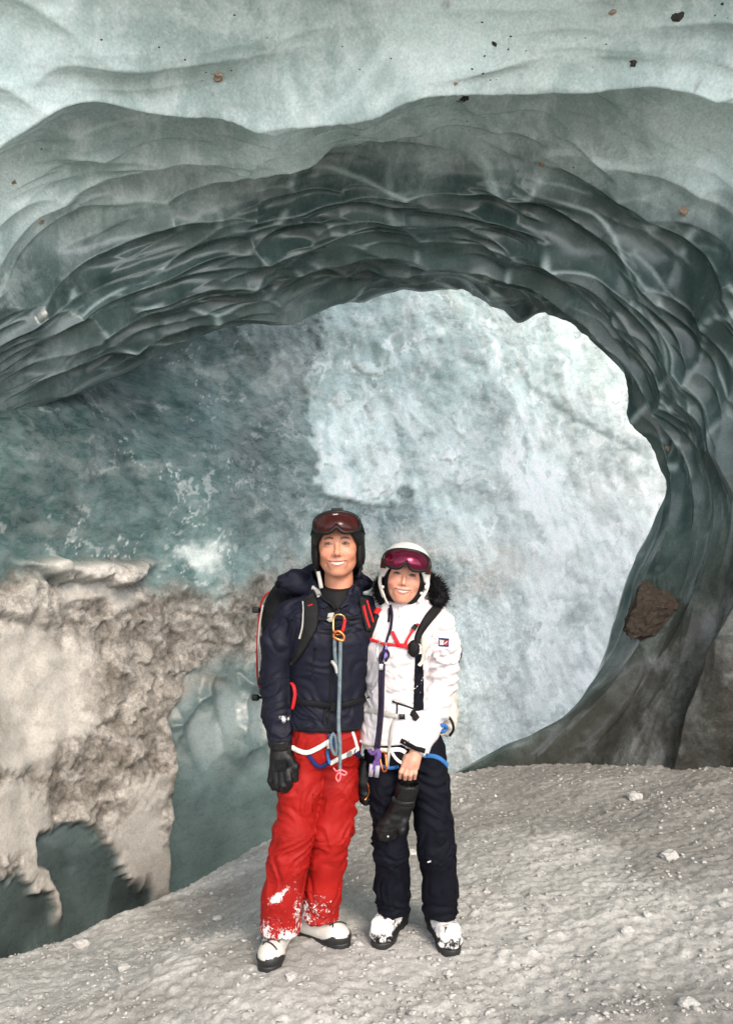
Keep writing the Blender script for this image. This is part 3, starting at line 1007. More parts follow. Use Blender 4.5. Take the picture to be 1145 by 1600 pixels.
def wrinkle(v, f, amp=0.006, seed=0.0, fold=1.0, axis_dir=None):
    """soft cloth folds pushed along the normals"""
    n = vnormals(v, f)
    w = np.stack([noise3(v * 6 + seed), noise3(v * 6 + seed + 20), noise3(v * 6 + seed + 40)], 1) * 0.10
    q = v + w
    def tri(x):
        return np.abs(((x + 0.5) % 1.0) - 0.5) * 4 - 1
    def crease(dx, dz, s, fr):
        p = np.stack([(q[:, 0] * dz - q[:, 2] * dx) * fr[0], q[:, 1] * fr[1], (q[:, 0] * dx + q[:, 2] * dz) * fr[2]], 1)
        return tri(noise3(p + s) * 1.6)
    a = crease(0.35, 0.94, seed, (4, 6, 11)) * sstep(-0.25, 0.35, noise3(v * 3.5 + seed + 55))
    b_ = crease(-0.45, 0.89, seed + 7, (4.5, 6, 13)) * sstep(-0.2, 0.4, noise3(v * 3.8 + seed + 75))
    e_ = crease(0.94, 0.3, seed + 13, (3, 4, 9)) * sstep(-0.1, 0.5, noise3(v * 3.2 + seed + 95))
    g_ = crease(0.22, 0.97, seed + 23, (7, 10, 25)) * sstep(0.0, 0.45, noise3(v * 4.2 + seed + 115)) + crease(-0.6, 0.8, seed + 33, (7, 10, 22)) * sstep(0.05, 0.45, noise3(v * 4.6 + seed + 135))
    c_ = noise3(v * 6 + seed + 3)
    h = amp * (0.75 * a + 0.7 * b_ + 0.6 * e_ + 0.45 * g_ + 0.6 * c_)
    return v + n * (h * fold)[:, None], f

# ------------------------------------------------------------------ cloth and gear materials
M_NAVY = cloth('navy_shell', (0.0060, 0.0068, 0.0155), 0.6)
M_BLACK = cloth('black_fabric', (0.005, 0.005, 0.006), 0.7)
M_PAD = cloth('charcoal_padding', (0.009, 0.009, 0.009), 0.75)
M_WHITE = cloth('white_shell', (0.58, 0.54, 0.55), 0.55, var=0.05)
M_DKPANTS = cloth('midnight_stretch', (0.0030, 0.0034, 0.0075), 0.75, spec=.12)
M_GREYSTRAP = cloth('grey_webbing', (0.36, 0.35, 0.33), 0.8)
M_WHITESTRAP = cloth('white_webbing', (0.66, 0.63, 0.58), 0.8)
M_BLUE = cloth('blue_webbing', (0.03, 0.12, 0.32), 0.7)
M_NAVYSTRAP = cloth('navy_webbing', (0.012, 0.02, 0.10), 0.7)
M_REDSTRAP = cloth('red_webbing', (0.62, 0.015, 0.02), 0.6)
M_PURPLE = cloth('purple_webbing', (0.11, 0.06, 0.20), 0.7)
M_ROPE = cloth('grey_blue_rope', (0.13, 0.17, 0.19), 0.8, wr=0.6)
M_DKROPE = cloth('dark_plum_rope', (0.02, 0.014, 0.03), 0.8, wr=0.6)
M_PINK = cloth('pink_cord', (0.85, 0.18, 0.20), 0.6)
M_CREAM = cloth('cream_canvas', (0.50, 0.47, 0.42), 0.75)
M_METAL = plain('brushed_metal', (0.60, 0.60, 0.60), 0.3, 1.0)
M_GOLD = plain('gold_anodised', (0.75, 0.42, 0.16), 0.3, 1.0)
M_COPPER = plain('orange_anodised', (0.70, 0.22, 0.07), 0.3, 1.0)
M_VIOLET = plain('violet_anodised', (0.25, 0.18, 0.55), 0.35, 1.0)
M_PLASTIC = plain('black_plastic', (0.005, 0.005, 0.005), 0.45, spec=0.3)
M_HELM_B = plain('matt_black_shell', (0.004, 0.0045, 0.0045), 0.5, spec=0.3)
M_DKRED = cloth('dark_red_webbing', (0.30, 0.012, 0.012), 0.6)
M_HELM_W = plain('pearl_white_shell', (0.62, 0.59, 0.55), 0.35, coat=0.15)
M_LENS_R = plain('dark_red_lens', (0.032, 0.005, 0.004), 0.16, 0.0, coat=0.0, spec=0.25)
M_LENS_M = plain('magenta_mirror_lens', (0.13, 0.006, 0.030), 0.16, 0.7, coat=0.15)
M_BOOT_W = plain('off_white_boot', (0.56, 0.54, 0.50), 0.5)
M_RUBBER = plain('black_rubber', (0.012, 0.012, 0.012), 0.55)
M_LEATHER = plain('black_leather', (0.0045, 0.0045, 0.005), 0.5, spec=0.3)
M_TEETH = plain('tooth_enamel', (0.62, 0.56, 0.49), 0.3)
M_BEIGEPLATE = plain('beige_plastic', (0.45, 0.40, 0.34), 0.45)

def snowy(name, colr, sc=70):
    m, nt, b = new_mat(name)
    v = coords(nt)
    n1 = noise_node(nt, v, 9, 5, 0.6, 0.4)
    n3 = noise_node(nt, v, sc, 6, 0.72, 0.5)
    c = mix(nt, 1.0, (*colr, 1), ramp(nt, n1, [(0.3, 0.85), (0.7, 1.12)]), 'MULTIPLY')
    s = attr(nt, 'snow', True)
    ad = N(nt, 'ShaderNodeMath', operation='ADD')
    nt.links.new(s, ad.inputs[0])
    nt.links.new(n3, ad.inputs[1])
    fac = ramp(nt, ad.outputs[0], [(0.74, 0.0), (0.84, 1.0)])
    c = mix(nt, fac, c, (0.80, 0.79, 0.78))
    nt.links.new(c, b.inputs['Base Color'])
    b.inputs['Roughness'].default_value = 0.6
    b.inputs['Specular IOR Level'].default_value = 0.18
    p = bump(nt, b, crumple(nt, v, 9), 0.30, 0.014)
    bump(nt, b, fac, 0.5, 0.004, p)
    return m
M_RED = snowy('red_shell_snowy', (0.27, 0.007, 0.005))
M_SNOWBOOT = snowy('black_boot_shell_snowy', (0.010, 0.010, 0.011), 26)
M_SNOWNAVY = snowy('navy_sleeve_snowy', (0.0060, 0.0068, 0.0155))

m, nt, b = new_mat('skin')
c = attr(nt, 'col')
vv = coords(nt)
c = mix(nt, 1.0, c, ramp(nt, noise_node(nt, vv, 120, 4, 0.6), [(0.3, 0.92), (0.7, 1.08)]), 'MULTIPLY')
nt.links.new(c, b.inputs['Base Color'])
b.inputs['Roughness'].default_value = 0.5
b.inputs['Subsurface Weight'].default_value = 0.0
b.inputs['Subsurface Radius'].default_value = (0.9, 0.35, 0.2)
b.inputs['Subsurface Scale'].default_value = 0.006
bump(nt, b, noise_node(nt, vv, 400, 2, 0.5), 0.1, 0.001)
M_SKIN = m

# ------------------------------------------------------------------ heads
class Head:
    def __init__(self, u, v, Y, scale, roll=0.0, yaw=0.0, pitch=0.0):
        self.o = P(u, v, Y)
        self.s = scale
        self.R = np.array(Matrix.Rotation(math.radians(roll), 3, 'Y') @ Matrix.Rotation(math.radians(yaw), 3, 'Z') @ Matrix.Rotation(math.radians(pitch), 3, 'X'))
    def w(self, p):
        return (np.asarray(p, float) * self.s) @ self.R.T + self.o

def head_mesh(H, man):
    cz = -0.110 if man else -0.104
    mz = -0.064 if man else -0.062
    mw = .0350 if man else .0325
    def mouth(x):
        s = np.clip(np.abs(x) / mw, 0, 1.3)
        op = .0064 if man else .0056
        zc = mz + .0050 * s ** 2 - op * (1 - s ** 2)
        return zc, op * np.clip(1 - s ** 2, 0, 1)
    def fn(p):
        q = p.copy()
        q[:, 0] = np.abs(q[:, 0])
        d = ell(q, (0, .012, .035), (.076, .098, .092))
        d = smin(d, ell(q, (0, -.026, -.030), (.0645, .064, .088)), .03)
        if man:
            d = smin(d, rcone(q, (.048, .002, -.060), (.013, -.062, cz + .012), .020, .016), .025)
            d = smin(d, ell(q, (0, -.072, cz + .010), (.022, .017, .015)), .018)
        else:
            d = smin(d, rcone(q, (.046, .0, -.058), (.012, -.062, cz + .012), .022, .016), .03)
            d = smin(d, sph(q, (0, -.070, cz + .010), .016), .018)
        d = smin(d, ell(q, (.037, -.062, -.034), (.024, .0225, .020)), .018)                 # cheek
        d = smin(d, rcone(q, (0, -.079, .023), (.041, -.066, .021), .0125, .010), .016)      # brow ridge
        d = smax(d, -ell(q, (.030, -.104, .002), (.019, .017, .0125)), .011)                 # eye socket
        d = smin(d, ell(q, (.0305, -.0765, -.0005), (.0155, .0130, .0115)), .005)            # closed form of the eye
        d = smin(d, rcone(q, (0, -.085, .010), (0, -.1075 if man else -.104, -.031), .0068, .0088 if man else .0080), .010)
        d = smin(d, sph(q, (0, -.106 if man else -.103, -.0345), .0098 if man else .0088), .006)
        d = smin(d, sph(q, (.0115, -.0945, -.0375), .0072), .006)
        d = smin(d, ell(q, (0, -.081, mz - .004), (.034, .0150, .022)), .016)
        # fold from nose to mouth corner
        fx = .0195 + .016 * np.clip((-.036 - q[:, 2]) / .030, 0, 1.2)
        d = d + .0022 * np.exp(-((q[:, 0] - fx) / .0032) ** 2) * sstep(-.036, -.044, q[:, 2]) * sstep(-.078, -.066, q[:, 2]) * (q[:, 1] < -.03)
        zc, hh = mouth(q[:, 0])
        e = np.abs(q[:, 2] - zc) - hh
        d = d - (.0020 if man else .0026) * np.exp(-((e - .0028) / .0030) ** 2) * (q[:, 0] < mw) * (q[:, 1] < -.05)
        d = smax(d, -np.maximum(np.maximum(e, q[:, 0] - mw), q[:, 1] + .084), .002)
        d = smin(d, rcone(q, (0, .03, -.06), (0, .045, -.2), .052 if man else .046, .056 if man else .048), .02)
        return d
    v, f = surfnet(fn, (-.088, -.128, -.19), (.088, .05, .085), .0019)
    x, y, z = v.T
    ax = np.abs(x)
    skin = np.array([0.52, 0.225, 0.135]) if man else np.array([0.57, 0.27, 0.18])
    col = np.tile(skin, (len(v), 1)) * (1 + .10 * noise3(v * 45))[:, None]
    def put(w, c):
        nonlocal col
        w = np.clip(w, 0, 1)[:, None]
        col = col * (1 - w) + np.array(c) * w
    front = sstep(-.045, -.06, y)
    put(np.exp(-(((ax - .042) / .020) ** 2 + ((z + .036) / .018) ** 2)) * .60 * front, (0.56, 0.15, 0.10))
    put(np.exp(-((x / .010) ** 2 + ((z + .034) / .012) ** 2)) * .35 * front, (0.52, 0.155, 0.10))
    if man:
        st = .5 + .5 * noise3(v * 260)
        put(np.exp(-(((ax) / .030) ** 2 + ((z + .050) / .0065) ** 2)) * (.35 + .3 * st) * front, (0.17, 0.085, 0.06))
        put(sstep(-.070, -.092, z) * (z > -.125) * (.14 + .14 * st) * front, (0.20, 0.11, 0.08))
    # eyebrows
    bz = .0205 + .0035 * np.sin(np.clip((ax - .012) / .036, 0, 1) * np.pi) - .12 * np.clip(ax - .038, 0, 1)
    bw = .0044 if man else .0028
    put(sstep(1.3, .6, np.abs(z - bz) / bw) * sstep(.010, .015, ax) * sstep(.052, .044, ax) * front * (1.1 if man else .7) * (.85 + .4 * noise3(v * 300)), (0.028, 0.016, 0.010) if man else (0.17, 0.09, 0.05))
    # eyes, narrowed by the smile
    ex = (ax - .0305) / .0140
    ezc = -.0005 + .0020 * (1 - ex ** 2)
    eh = .0040 * np.clip(1 - ex ** 2, 0, 1)
    put(np.exp(-(ex ** 2 * .8 + ((z - .0075) / .0055) ** 2)) * .35 * front, (0.24, 0.095, 0.065))  # shade below the brow painted into the skin
    inside_ = sstep(.0009, -.0006, np.abs(z - ezc) - eh) * (np.abs(ex) < 1.0) * front
    put(inside_, (0.13, 0.095, 0.075))
    put(np.exp(-(((ax - .0305) / .0056) ** 4)) * inside_, (0.020, 0.014, 0.010) if man else (0.040, 0.050, 0.055))
    lash = sstep(.0026, .0010, np.abs(z - (ezc + eh + .0010))) * sstep(1.15, .95, np.abs(ex)) * front
    put(lash * .95, (0.020, 0.012, 0.010))
    put(sstep(.0018, .0006, np.abs(z - (ezc - eh - .0006))) * sstep(1.05, .9, np.abs(ex)) * front * .6, (0.14, 0.06, 0.045))
    put(np.exp(-((z - (ezc - .0085)) / .0020) ** 2) * sstep(1.2, .7, np.abs(ex)) * front * .28, (0.26, 0.10, 0.07))
    # lips and the dark of the mouth
    zc, hh = mouth(x)
    e = np.abs(z - zc) - hh
    taper = np.clip(1.05 - (ax / mw) ** 2, 0, 1)
    lw = (.0044 if man else .0052) * taper + .0006
    put(sstep(1.15, .75, e / lw) * (e > -.0006) * sstep(mw + .001, mw - .002, ax) * front * .85, (0.33, 0.085, 0.07) if man else (0.40, 0.10, 0.09))
    put(sstep(.0004, -.0008, e) * (ax < mw) * front, (0.10, 0.025, 0.022))
    put(np.exp(-(((ax - mw - .001) / .0022) ** 2 + ((z - mz - .005) / .0030) ** 2)) * .6 * front, (0.20, 0.07, 0.05))
    fx = .0195 + .016 * np.clip((-.036 - z) / .030, 0, 1.2)
    put(np.exp(-((ax - fx) / .0020) ** 2) * sstep(-.036, -.044, z) * sstep(-.078, -.066, z) * .35 * front, (0.27, 0.10, 0.07))  # crease shade painted along the nose-to-mouth fold
    put(np.exp(-(((ax - .0065) / .0032) ** 2 + ((z + .0435) / .0022) ** 2)) * .75 * front, (0.07, 0.028, 0.02))
    # teeth: a curved row inside the mouth
    tx = np.linspace(-mw * .90, mw * .90, 34)
    zc, hh = mouth(tx)
    rows = []
    for k, t_ in enumerate((.98, .4, -.3, -.72)):
        yt = -.0905 + 9.0 * tx ** 2 + (0.0008 if k in (0, 3) else 0)
        rows.append(np.stack([tx, yt, zc + hh * t_], 1))
    tv = np.stack(rows, 0).reshape(-1, 3)
    return H.w(v), f, col, (H.w(tv), grid_faces(4, 34, True))

def helmet_shell(H, r, c, cut_front, ear, brim=0.0):
    def fn(p):
        q = p.copy()
        q[:, 0] = np.abs(q[:, 0])
        o = ell(q, c, r)
        o = smin(o, ell(q, (r[0] - .018, .022, -.03), (.020, .045, .055)), .02)
        i = ell(q, c, np.array(r) - .020)
        i = smin(i, ell(q, (0, .02, -.05), (r[0] - .022, .08, .09)), .02)
        d = smax(o, -i, .004)
        face = np.maximum((np.sqrt((q[:, 0] / (r[0] - .024)) ** 2 + ((q[:, 2] + .035) / (cut_front + .035)) ** 2) - 1) * .08, q[:, 1] - .0)
        d = smax(d, -face, .006)
        d = smax(d, ear - q[:, 2] - .25 * np.clip(q[:, 1] - .06, 0, 1), .012)
        return d
    R = np.array(r)
    return surfnet(fn, np.array(c) - R - .012 - np.array([0, 0, .08]), np.array(c) + R + .012, .0038)

def goggle(H, cx, cz, hw, hh, notch, ela, lift=0.0):
    A_, B_, C_, cy, zc0 = ela
    def border(th, k=1.0):
        e = 2.6
        cxx, szz = np.cos(th), np.sin(th)
        rr = (np.abs(cxx) ** e + np.abs(szz) ** e) ** (-1 / e)
        X = hw * rr * cxx * k
        Z = hh * rr * szz * k
        Z = Z - 0.10 * hh * (X / hw) ** 2 * 1.2
        w_ = np.exp(-(X / (hw * .20)) ** 2) * (szz < 0)
        Z = Z + notch * w_
        return X + cx, Z + cz
    def sur(X, Z, off=0.0):
        Y = cy - (B_ + off) * np.sqrt(np.clip(1 - (X / (A_ + off)) ** 2 - ((Z - zc0) / (C_ + off)) ** 2, 0.02, 1))
        return np.stack([X, Y, Z], -1)
    nt_, nr_ = 64, 12
    th = np.linspace(0, 2 * np.pi, nt_, endpoint=False)
    g = []
    for i in range(nr_ + 1):
        k = i / nr_
        bx, bz = border(th)
        X = cx + (bx - cx) * k
        Z = cz + (bz - cz) * k
        g.append(sur(X, Z, 0.006 + 0.010 * (1 - k ** 2)))
    v = np.concatenate(g)
    f = []
    for i in range(nr_):
        for j in range(nt_):
            l = (j + 1) % nt_
            f.append((i * nt_ + j, i * nt_ + l, (i + 1) * nt_ + l, (i + 1) * nt_ + j))
    lens = (H.w(v), np.array(f))
    bx, bz = border(th, 1.06)
    fr = sur(bx, bz, 0.001)
    frame = tube(H.w(fr), .0075 * H.s, 10, True)
    sk = sur(*border(th, 1.10), -.016)
    skirt_v = np.concatenate([H.w(fr), H.w(sk)])
    sf = np.array([(j, (j + 1) % nt_, nt_ + (j + 1) % nt_, nt_ + j) for j in range(nt_)])
    frame = join(frame, (skirt_v, sf))
    return lens, frame

def ring_strap(H, c, r, z0, z1, w, th=.003, a0=50, a1=310, n=60):
    """strap round the back of a helmet from temple to temple"""
    an = np.radians(np.linspace(a0, a1, n))
    rows = []
    for dz in (-w / 2, w / 2):
        Z = np.linspace(0, 1, n)
        zz = z0 + (z1 - z0) * np.sin(np.linspace(0, np.pi, n)) + dz
        k = np.sqrt(np.clip(1 - ((zz - c[2]) / r[2]) ** 2, .05, 1))
        rows.append(np.stack([np.sin(an) * (r[0] + th) * k + c[0], -np.cos(an) * (r[1] + th) * k + c[1], zz], 1))
    inner = [np.array([c[0], c[1], 0]) * [1, 1, 0] + (q - np.array([c[0], c[1], 0]) * [1, 1, 0]) * [.95, .95, 1] for q in rows]
    v = np.stack([rows[0], rows[1], inner[1], inner[0]], 1).reshape(-1, 3)
    f = []
    for i in range(n - 1):
        for j in range(4):
            l = (j + 1) % 4
            f.append((i * 4 + j, i * 4 + l, (i + 1) * 4 + l, (i + 1) * 4 + j))
    return H.w(v), np.array(f)

# ------------------------------------------------------------------ the man
YM = 3.30
KM = YM / F_PX
def M(u, v, d=0.0):
    return P(u, v, YM + d)
def lev(rows, Y):
    out_ = []
    for v, uc, hw, ry, d in rows:
        c = P(uc, v, Y + d)
        out_.append((c[2], c[0], c[1], hw * (Y + d) / F_PX, ry))
    return out_

man = thing('person', 'smiling man in navy jacket, red snow-dusted trousers and black helmet', 'person', (-0.2, YM, gz(-0.2, YM)))
HM = Head(528, 852.5, YM - 0.03, 1.14, roll=-1.0, yaw=0, pitch=-2)
hv, hf, hcol, teeth = head_mesh(HM, True)
tor = surfnet(lambda p: smin(stack(p, lev([(930, 520, 30, .07, .02), (955, 518, 60, .09, .02), (1050, 515, 42, .09, .02), (1140, 511, 38, .08, .02), (1190, 508, 34, .06, .02)], YM)),
              np.minimum(chain(p, [M(484, 1190, .02), M(463, 1310, -.03), M(438, 1430, -.03)], [.055, .048, .04]), chain(p, [M(532, 1190, .02), M(517, 1310, .02), M(500, 1410, .05)], [.055, .048, .04])), .03),
              (-.62, 3.05, -.02), (.1, 3.55, 1.62), .022)
tc = np.tile(np.array([0.56, 0.30, 0.21]), (len(tor[0]), 1))
bv, bf = join((hv, hf), tor)
body = mk('body', (bv, bf), M_SKIN, man, attrs={'col': np.concatenate([hcol, tc])})
mk('teeth', teeth, M_TEETH, body)

# undershirt at the neck
us = surfnet(lambda p: smax(rcone(p, M(527, 905, .018), M(522, 975, .0), .078, .12), p[:, 2] - (M(0, 914, 0)[2] + (p[:, 1] - YM) * .30), .006), M(480, 985, -.2) - np.array([.1, 0, 0]), M(575, 895, .25) + np.array([.1, 0, 0]), .006)
mk('undershirt', us, M_BLACK, man)

# jacket
LV = lev([(930, 522, 34, .085, .03), (945, 520, 62, .11, .02), (962, 518, 74, .13, .01), (1000, 516, 66, .145, .0), (1050, 515, 60, .14, .0), (1090, 513, 58, .132, .0), (1100, 512, 56, .128, .0), (1120, 511, 57, .132, .0), (1135, 509, 57, .135, .0)], YM)
hem = M(0, 1143, 0)[2]
def f_jm(p):
    d = stack(p, LV, 2.3)
    d = smin(d, chain(p, [M(490, 942, .03), M(455, 962, .02), M(437, 1005, .01), M(432, 1065, .03), M(434, 1112, -.0), M(440, 1160, -.04)], [.055, .066, .074, .072, .064, .054], .025), .022)
    d = smin(d, chain(p, [M(545, 942, .04), M(578, 956, .07), M(605, 1000, .16), M(650, 1030, .24)], [.055, .064, .062, .055], .02), .03)
    zc = M(0, 1161, -.04)[2]
    d = smax(d, zc - p[:, 2], .006)
    # open V at the neck
    vcut = np.maximum(rcone(p, M(528, 900, -.14), M(521, 946, -.16), .052, .010), p[:, 1] - (YM + .02))
    d = smax(d, -vcut, .01)
    return d
jv, jf = surfnet(f_jm, (-.50, 2.98, .88), (.30, 3.68, 1.62), .0058)
body_part = sstep(-.33, -.29, jv[:, 0])
jv, jf = wrinkle(jv, jf, .0075, 3.0, 1.0)
JM = Skin((jv, jf))
a_ = proj(jv)
sn = 0.34 * np.exp(-(((a_[:, 0] - 447) / 14) ** 2 + ((a_[:, 1] - 1124) / 9) ** 2)) + 0.12 * np.exp(-(((a_[:, 0] - 437) / 16) ** 2 + ((a_[:, 1] - 1120) / 12) ** 2))
jacket = mk('jacket', (jv, jf), M_SNOWNAVY, man, attrs={'snow': sn - 0.12})
def f_hood(p):
    # stand-up collar, open in front, and the hood bunched up behind it
    zt = M(0, 893, .05)[2]
    a0 = rcone(p, M(522, 962, .02), M(526, 888, .055), .135, .108)
    a1 = rcone(p, M(522, 966, .02), M(526, 880, .055), .122, .094)
    d = smax(a0, -a1, .006)
    d = smax(d, p[:, 2] - (zt + .42 * (p[:, 1] - YM - .03)), .012)
    d = smax(d, M(0, 950, 0)[2] - p[:, 2], .01)
    vcut = np.maximum((np.abs(p[:, 0] - M(524, 0, 0)[0]) - .046 - 0.62 * (p[:, 2] - M(0, 930, -.1)[2])) * .8, p[:, 1] - (YM + .0))
    d = smax(d, -vcut, .008)
    bk = smin(ell(p, M(462, 905, .11), (.075, .07, .048)), ell(p, M(505, 900, .20), (.12, .06, .055)), .04)
    bk = smin(bk, ell(p, M(560, 912, .13), (.060, .07, .040)), .04)
    bk = smin(bk, rcone(p, M(446, 915, .09), M(482, 920, .04), .034, .03), .03)
    return smin(d, bk, .018)
hood = surfnet(f_hood, (-.42, 3.08, 1.42), (.10, 3.62, 1.74), .0058)
hood = wrinkle(*hood, .012, 8.0)
mk('hood', hood, M_NAVY, jacket)
mk('hem_band', strap(JM, [(460, 1139), (490, 1141), (530, 1141), (558, 1138)], .012, .002), M_BLACK, jacket)
mk('front_zip', strap(JM, [(521, 962), (519, 1020), (516, 1090), (514, 1138)], .010, .0015), M_BLACK, jacket)
cuff = surfnet(lambda p: smax(smax(rcone(p, M(437, 1138, -.02), M(441, 1172, -.05), .057, .052), p[:, 2] - M(0, 1143, -.02)[2], .004), M(0, 1166, -.04)[2] - p[:, 2], .004), M(405, 1175, -.15), M(475, 1130, .06) , .005)
mk('cuff', wrinkle(*cuff, .003, 2.0), M_NAVY, jacket)
mk('chest_pocket_zip', strap(JM, [(492, 1012), (490, 1035), (488, 1060)], .006, .0015), M_BLACK, jacket)
mk('yoke_seam', strap(JM, [(488, 985), (505, 990), (520, 991), (545, 989), (565, 984)], .004, .001), M_BLACK, jacket)
mk('elbow_seam', strap(JM, [(410, 1105), (432, 1109), (456, 1105)], .004, .001), M_BLACK, jacket)
mk('sleeve_seam', strap(JM, [(408, 1058), (430, 1060), (455, 1057)], .004, .001), M_BLACK, jacket)

# trousers
LVT = lev([(1128, 510, 50, .118, .0), (1150, 509, 53, .125, .0), (1175, 509, 51, .12, .0), (1190, 508, 46, .105, .0)], YM)
hl, hr = M(0, 1467, -.115)[2], M(0, 1445, -.015)[2]
def f_tm(p):
    d = stack(p, LVT, 2.4)
    l = chain(p, [M(487, 1165, -.01), M(471, 1230, -.02), M(459, 1300, -.04), M(450, 1345, -.04), M(441, 1400, -.04), M(435, 1490, -.04)], [.088, .090, .084, .082, .083, .085], .03)
    l = smax(l, hl - p[:, 2], .006)
    r = chain(p, [M(530, 1165, .01), M(527, 1230, .01), M(518, 1300, .0), M(510, 1345, .02), M(503, 1395, .04), M(498, 1475, .06)], [.086, .088, .084, .078, .078, .084], .03)
    r = smax(r, hr - p[:, 2], .006)
    return smin(d, np.minimum(l, r), .022)
tv, tf = surfnet(f_tm, (-.52, 2.95, .02), (.04, 3.55, 1.06), .0058)
tv, tf = wrinkle(tv, tf, .0085, 21.0)
TM = Skin((tv, tf))
a_ = proj(tv)
vv_, uu_ = a_[:, 1], a_[:, 0]
sn = 0.16 * sstep(1380, 1470, vv_) + 0.03 * sstep(1250, 1330, vv_)
def g2(cu, cv, ru, rv, am, an=0):
    an = math.radians(an)
    X, Y = uu_ - cu, vv_ - cv
    x2, y2 = X * math.cos(an) + Y * math.sin(an), -X * math.sin(an) + Y * math.cos(an)
    return am * np.exp(-((x2 / ru) ** 2 + (y2 / rv) ** 2))
sn += g2(432, 1404, 13, 7, .40, -30) + g2(446, 1390, 10, 5, .22, -40) + g2(462, 1385, 4, 30, .18) + g2(415, 1455, 8, 14, .14) + g2(450, 1463, 14, 7, .22) + g2(472, 1425, 12, 26, .20) + g2(500, 1410, 22, 24, .13) + g2(497, 1340, 6, 30, .06)
trousers = mk('trousers', (tv, tf), M_RED, man, attrs={'snow': sn + 0.02 * sstep(1330, 1400, vv_) - 0.02})
mk('side_seam', strap(TM, [(489, 1240), (489, 1290), (483, 1340), (472, 1400), (467, 1460)], .005, .0015), M_RED, trousers)
mk('pocket_zip', strap(TM, [(470, 1185), (472, 1205), (468, 1222)], .006, .0015), M_RED, trousers)

for path in ([(430, 1298), (445, 1306), (470, 1308), (487, 1302)], [(416, 1372), (440, 1380), (466, 1374)], [(497, 1312), (520, 1316), (546, 1306)], [(476, 1390), (500, 1396), (531, 1388)]):
    mk('panel_seam', strap(TM, path, .004, .0012), M_RED, trousers)
# boots
class Foot:
    def __init__(self, u, v, Y, yaw, s=1.0):
        o = P(u, v, Y)
        self.o = np.array([o[0], o[1], 0.0])
        self.o[2] = o[2]
        self.R = np.array(Matrix.Rotation(math.radians(yaw), 3, 'Z'))
        self.s = s
    def w(self, p):
        return (np.asarray(p, float) * self.s) @ self.R.T + self.o

def boot(name, foot, parent, hard, label=None):
    """toe points along +x of the foot"""
    def up(p):
        q = p.copy()
        d = rcone(q, (-.055, 0, .070), (.085, 0, .052), .056, .050)
        d = smin(d, ell(q, (.115, 0, .048), (.060, .052, .044)), .03)
        d = smin(d, rcone(q, (-.045, 0, .09), (-.055, 0, .26), .062, .066), .03)
        if hard:
            d = smin(d, rbox(q, (.03, 0, .075), (.12, .048, .045), .02), .02)
        d = smax(d, .026 - q[:, 2], .006)
        return d
    up_m = surfnet(up, (-.14, -.08, .01), (.20, .08, .30), .0055)
    b_ = thing_part(name, parent)
    v = up_m[0]
    if hard:
        v = v + vnormals(*up_m) * (0.003 * noise3(v * 40))[:, None]
        sn = 0.36 * sstep(.055, .085, v[:, 2]) * sstep(-.02, .03, v[:, 0]) + 0.30 * np.exp(-(((v[:, 0] - .15) / .04) ** 2 + ((v[:, 2] - .05) / .03) ** 2)) + .05 * noise3(v * 18)
        mesh_obj('shell', foot.w(v), up_m[1], M_SNOWBOOT, b_, True, {'snow': sn})
    else:
        mesh_obj('upper', foot.w(v), up_m[1], M_BOOT_W, b_, True)
    def so(p):
        q = p.copy()
        w_ = .048 - .010 * np.exp(-((q[:, 0] - .0) / .05) ** 2) + .004 * sstep(.0, .1, q[:, 0])
        qq = np.abs(q[:, 1]) - w_
        e = np.sqrt(((q[:, 0] - .02) / .158) ** 2 + (q[:, 1] / .075) ** 2) - 1
        d = smax(smax(qq, e * .06, .01), np.abs(q[:, 2] - .016) - .018, .004)
        lug = (np.sin(q[:, 0] * 150) > .3) & (q[:, 2] < .009)
        return np.where(lug, np.maximum(d, .009 - q[:, 2]), d)
    s_m = surfnet(so, (-.15, -.07, -.01), (.20, .07, .045), .005)
    mesh_obj('sole', foot.w(s_m[0]), s_m[1], M_RUBBER, b_, True)
    if not hard:
        nu_ = vnormals(*up_m)
        ok = (v[:, 0] > .045) & (v[:, 2] < np.minimum(.026 + .48 * (v[:, 0] - .045), .064 + .004 * np.sin(v[:, 1] * 60)))
        fk = up_m[1][ok[up_m[1]].all(1)]
        idx_ = np.unique(fk)
        re_ = np.full(len(v), -1)
        re_[idx_] = np.arange(len(idx_))
        mesh_obj('toe_rand', foot.w(v[idx_] + nu_[idx_] * .0035), re_[fk], M_RUBBER, b_, True)
        bt = BVHTree.FromPolygons(v.tolist(), up_m[1].tolist())
        for k in range(5):
            x_ = .118 - .022 * k
            pts = []
            for y_ in np.linspace(-.034, .034, 11):
                xx = x_ + .020 * y_ / .034 * (-1) ** k
                h_, *_r = bt.ray_cast(Vector((xx, y_, .16)), Vector((-.15, 0, -1)))
                pts.append((xx, y_, h_.z + .003) if h_ is not None else (xx, y_, .10))
            tvv, tff = tube(np.array(pts), .0030, 6)
            mesh_obj('lace', foot.w(tvv), fix(tff), M_RUBBER, b_)
    else:
        for k, (x_, z_) in enumerate(((.075, .098), (.025, .118), (-.01, .17))):
            y = np.linspace(-.056, .056, 11)
            pts = np.stack([x_ + 0 * y, y, z_ - 8 * y ** 2 + .006], 1)
            tvv, tff = tube(pts, .007, 6, flat=.5)
            mesh_obj('buckle', foot.w(tvv), fix(tff), M_PLASTIC if k else M_METAL, b_)
        mesh_obj('liner', foot.w(np.array([(0, 0, 0)])), [], M_BLACK, b_, False) if False else None
    return b_

def thing_part(name, parent):
    o = bpy.data.objects.new(name, None)
    scene.collection.objects.link(o)
    o.empty_display_size = .05
    o.parent = parent
    o.matrix_parent_inverse = parent_world(parent).inverted()
    return o

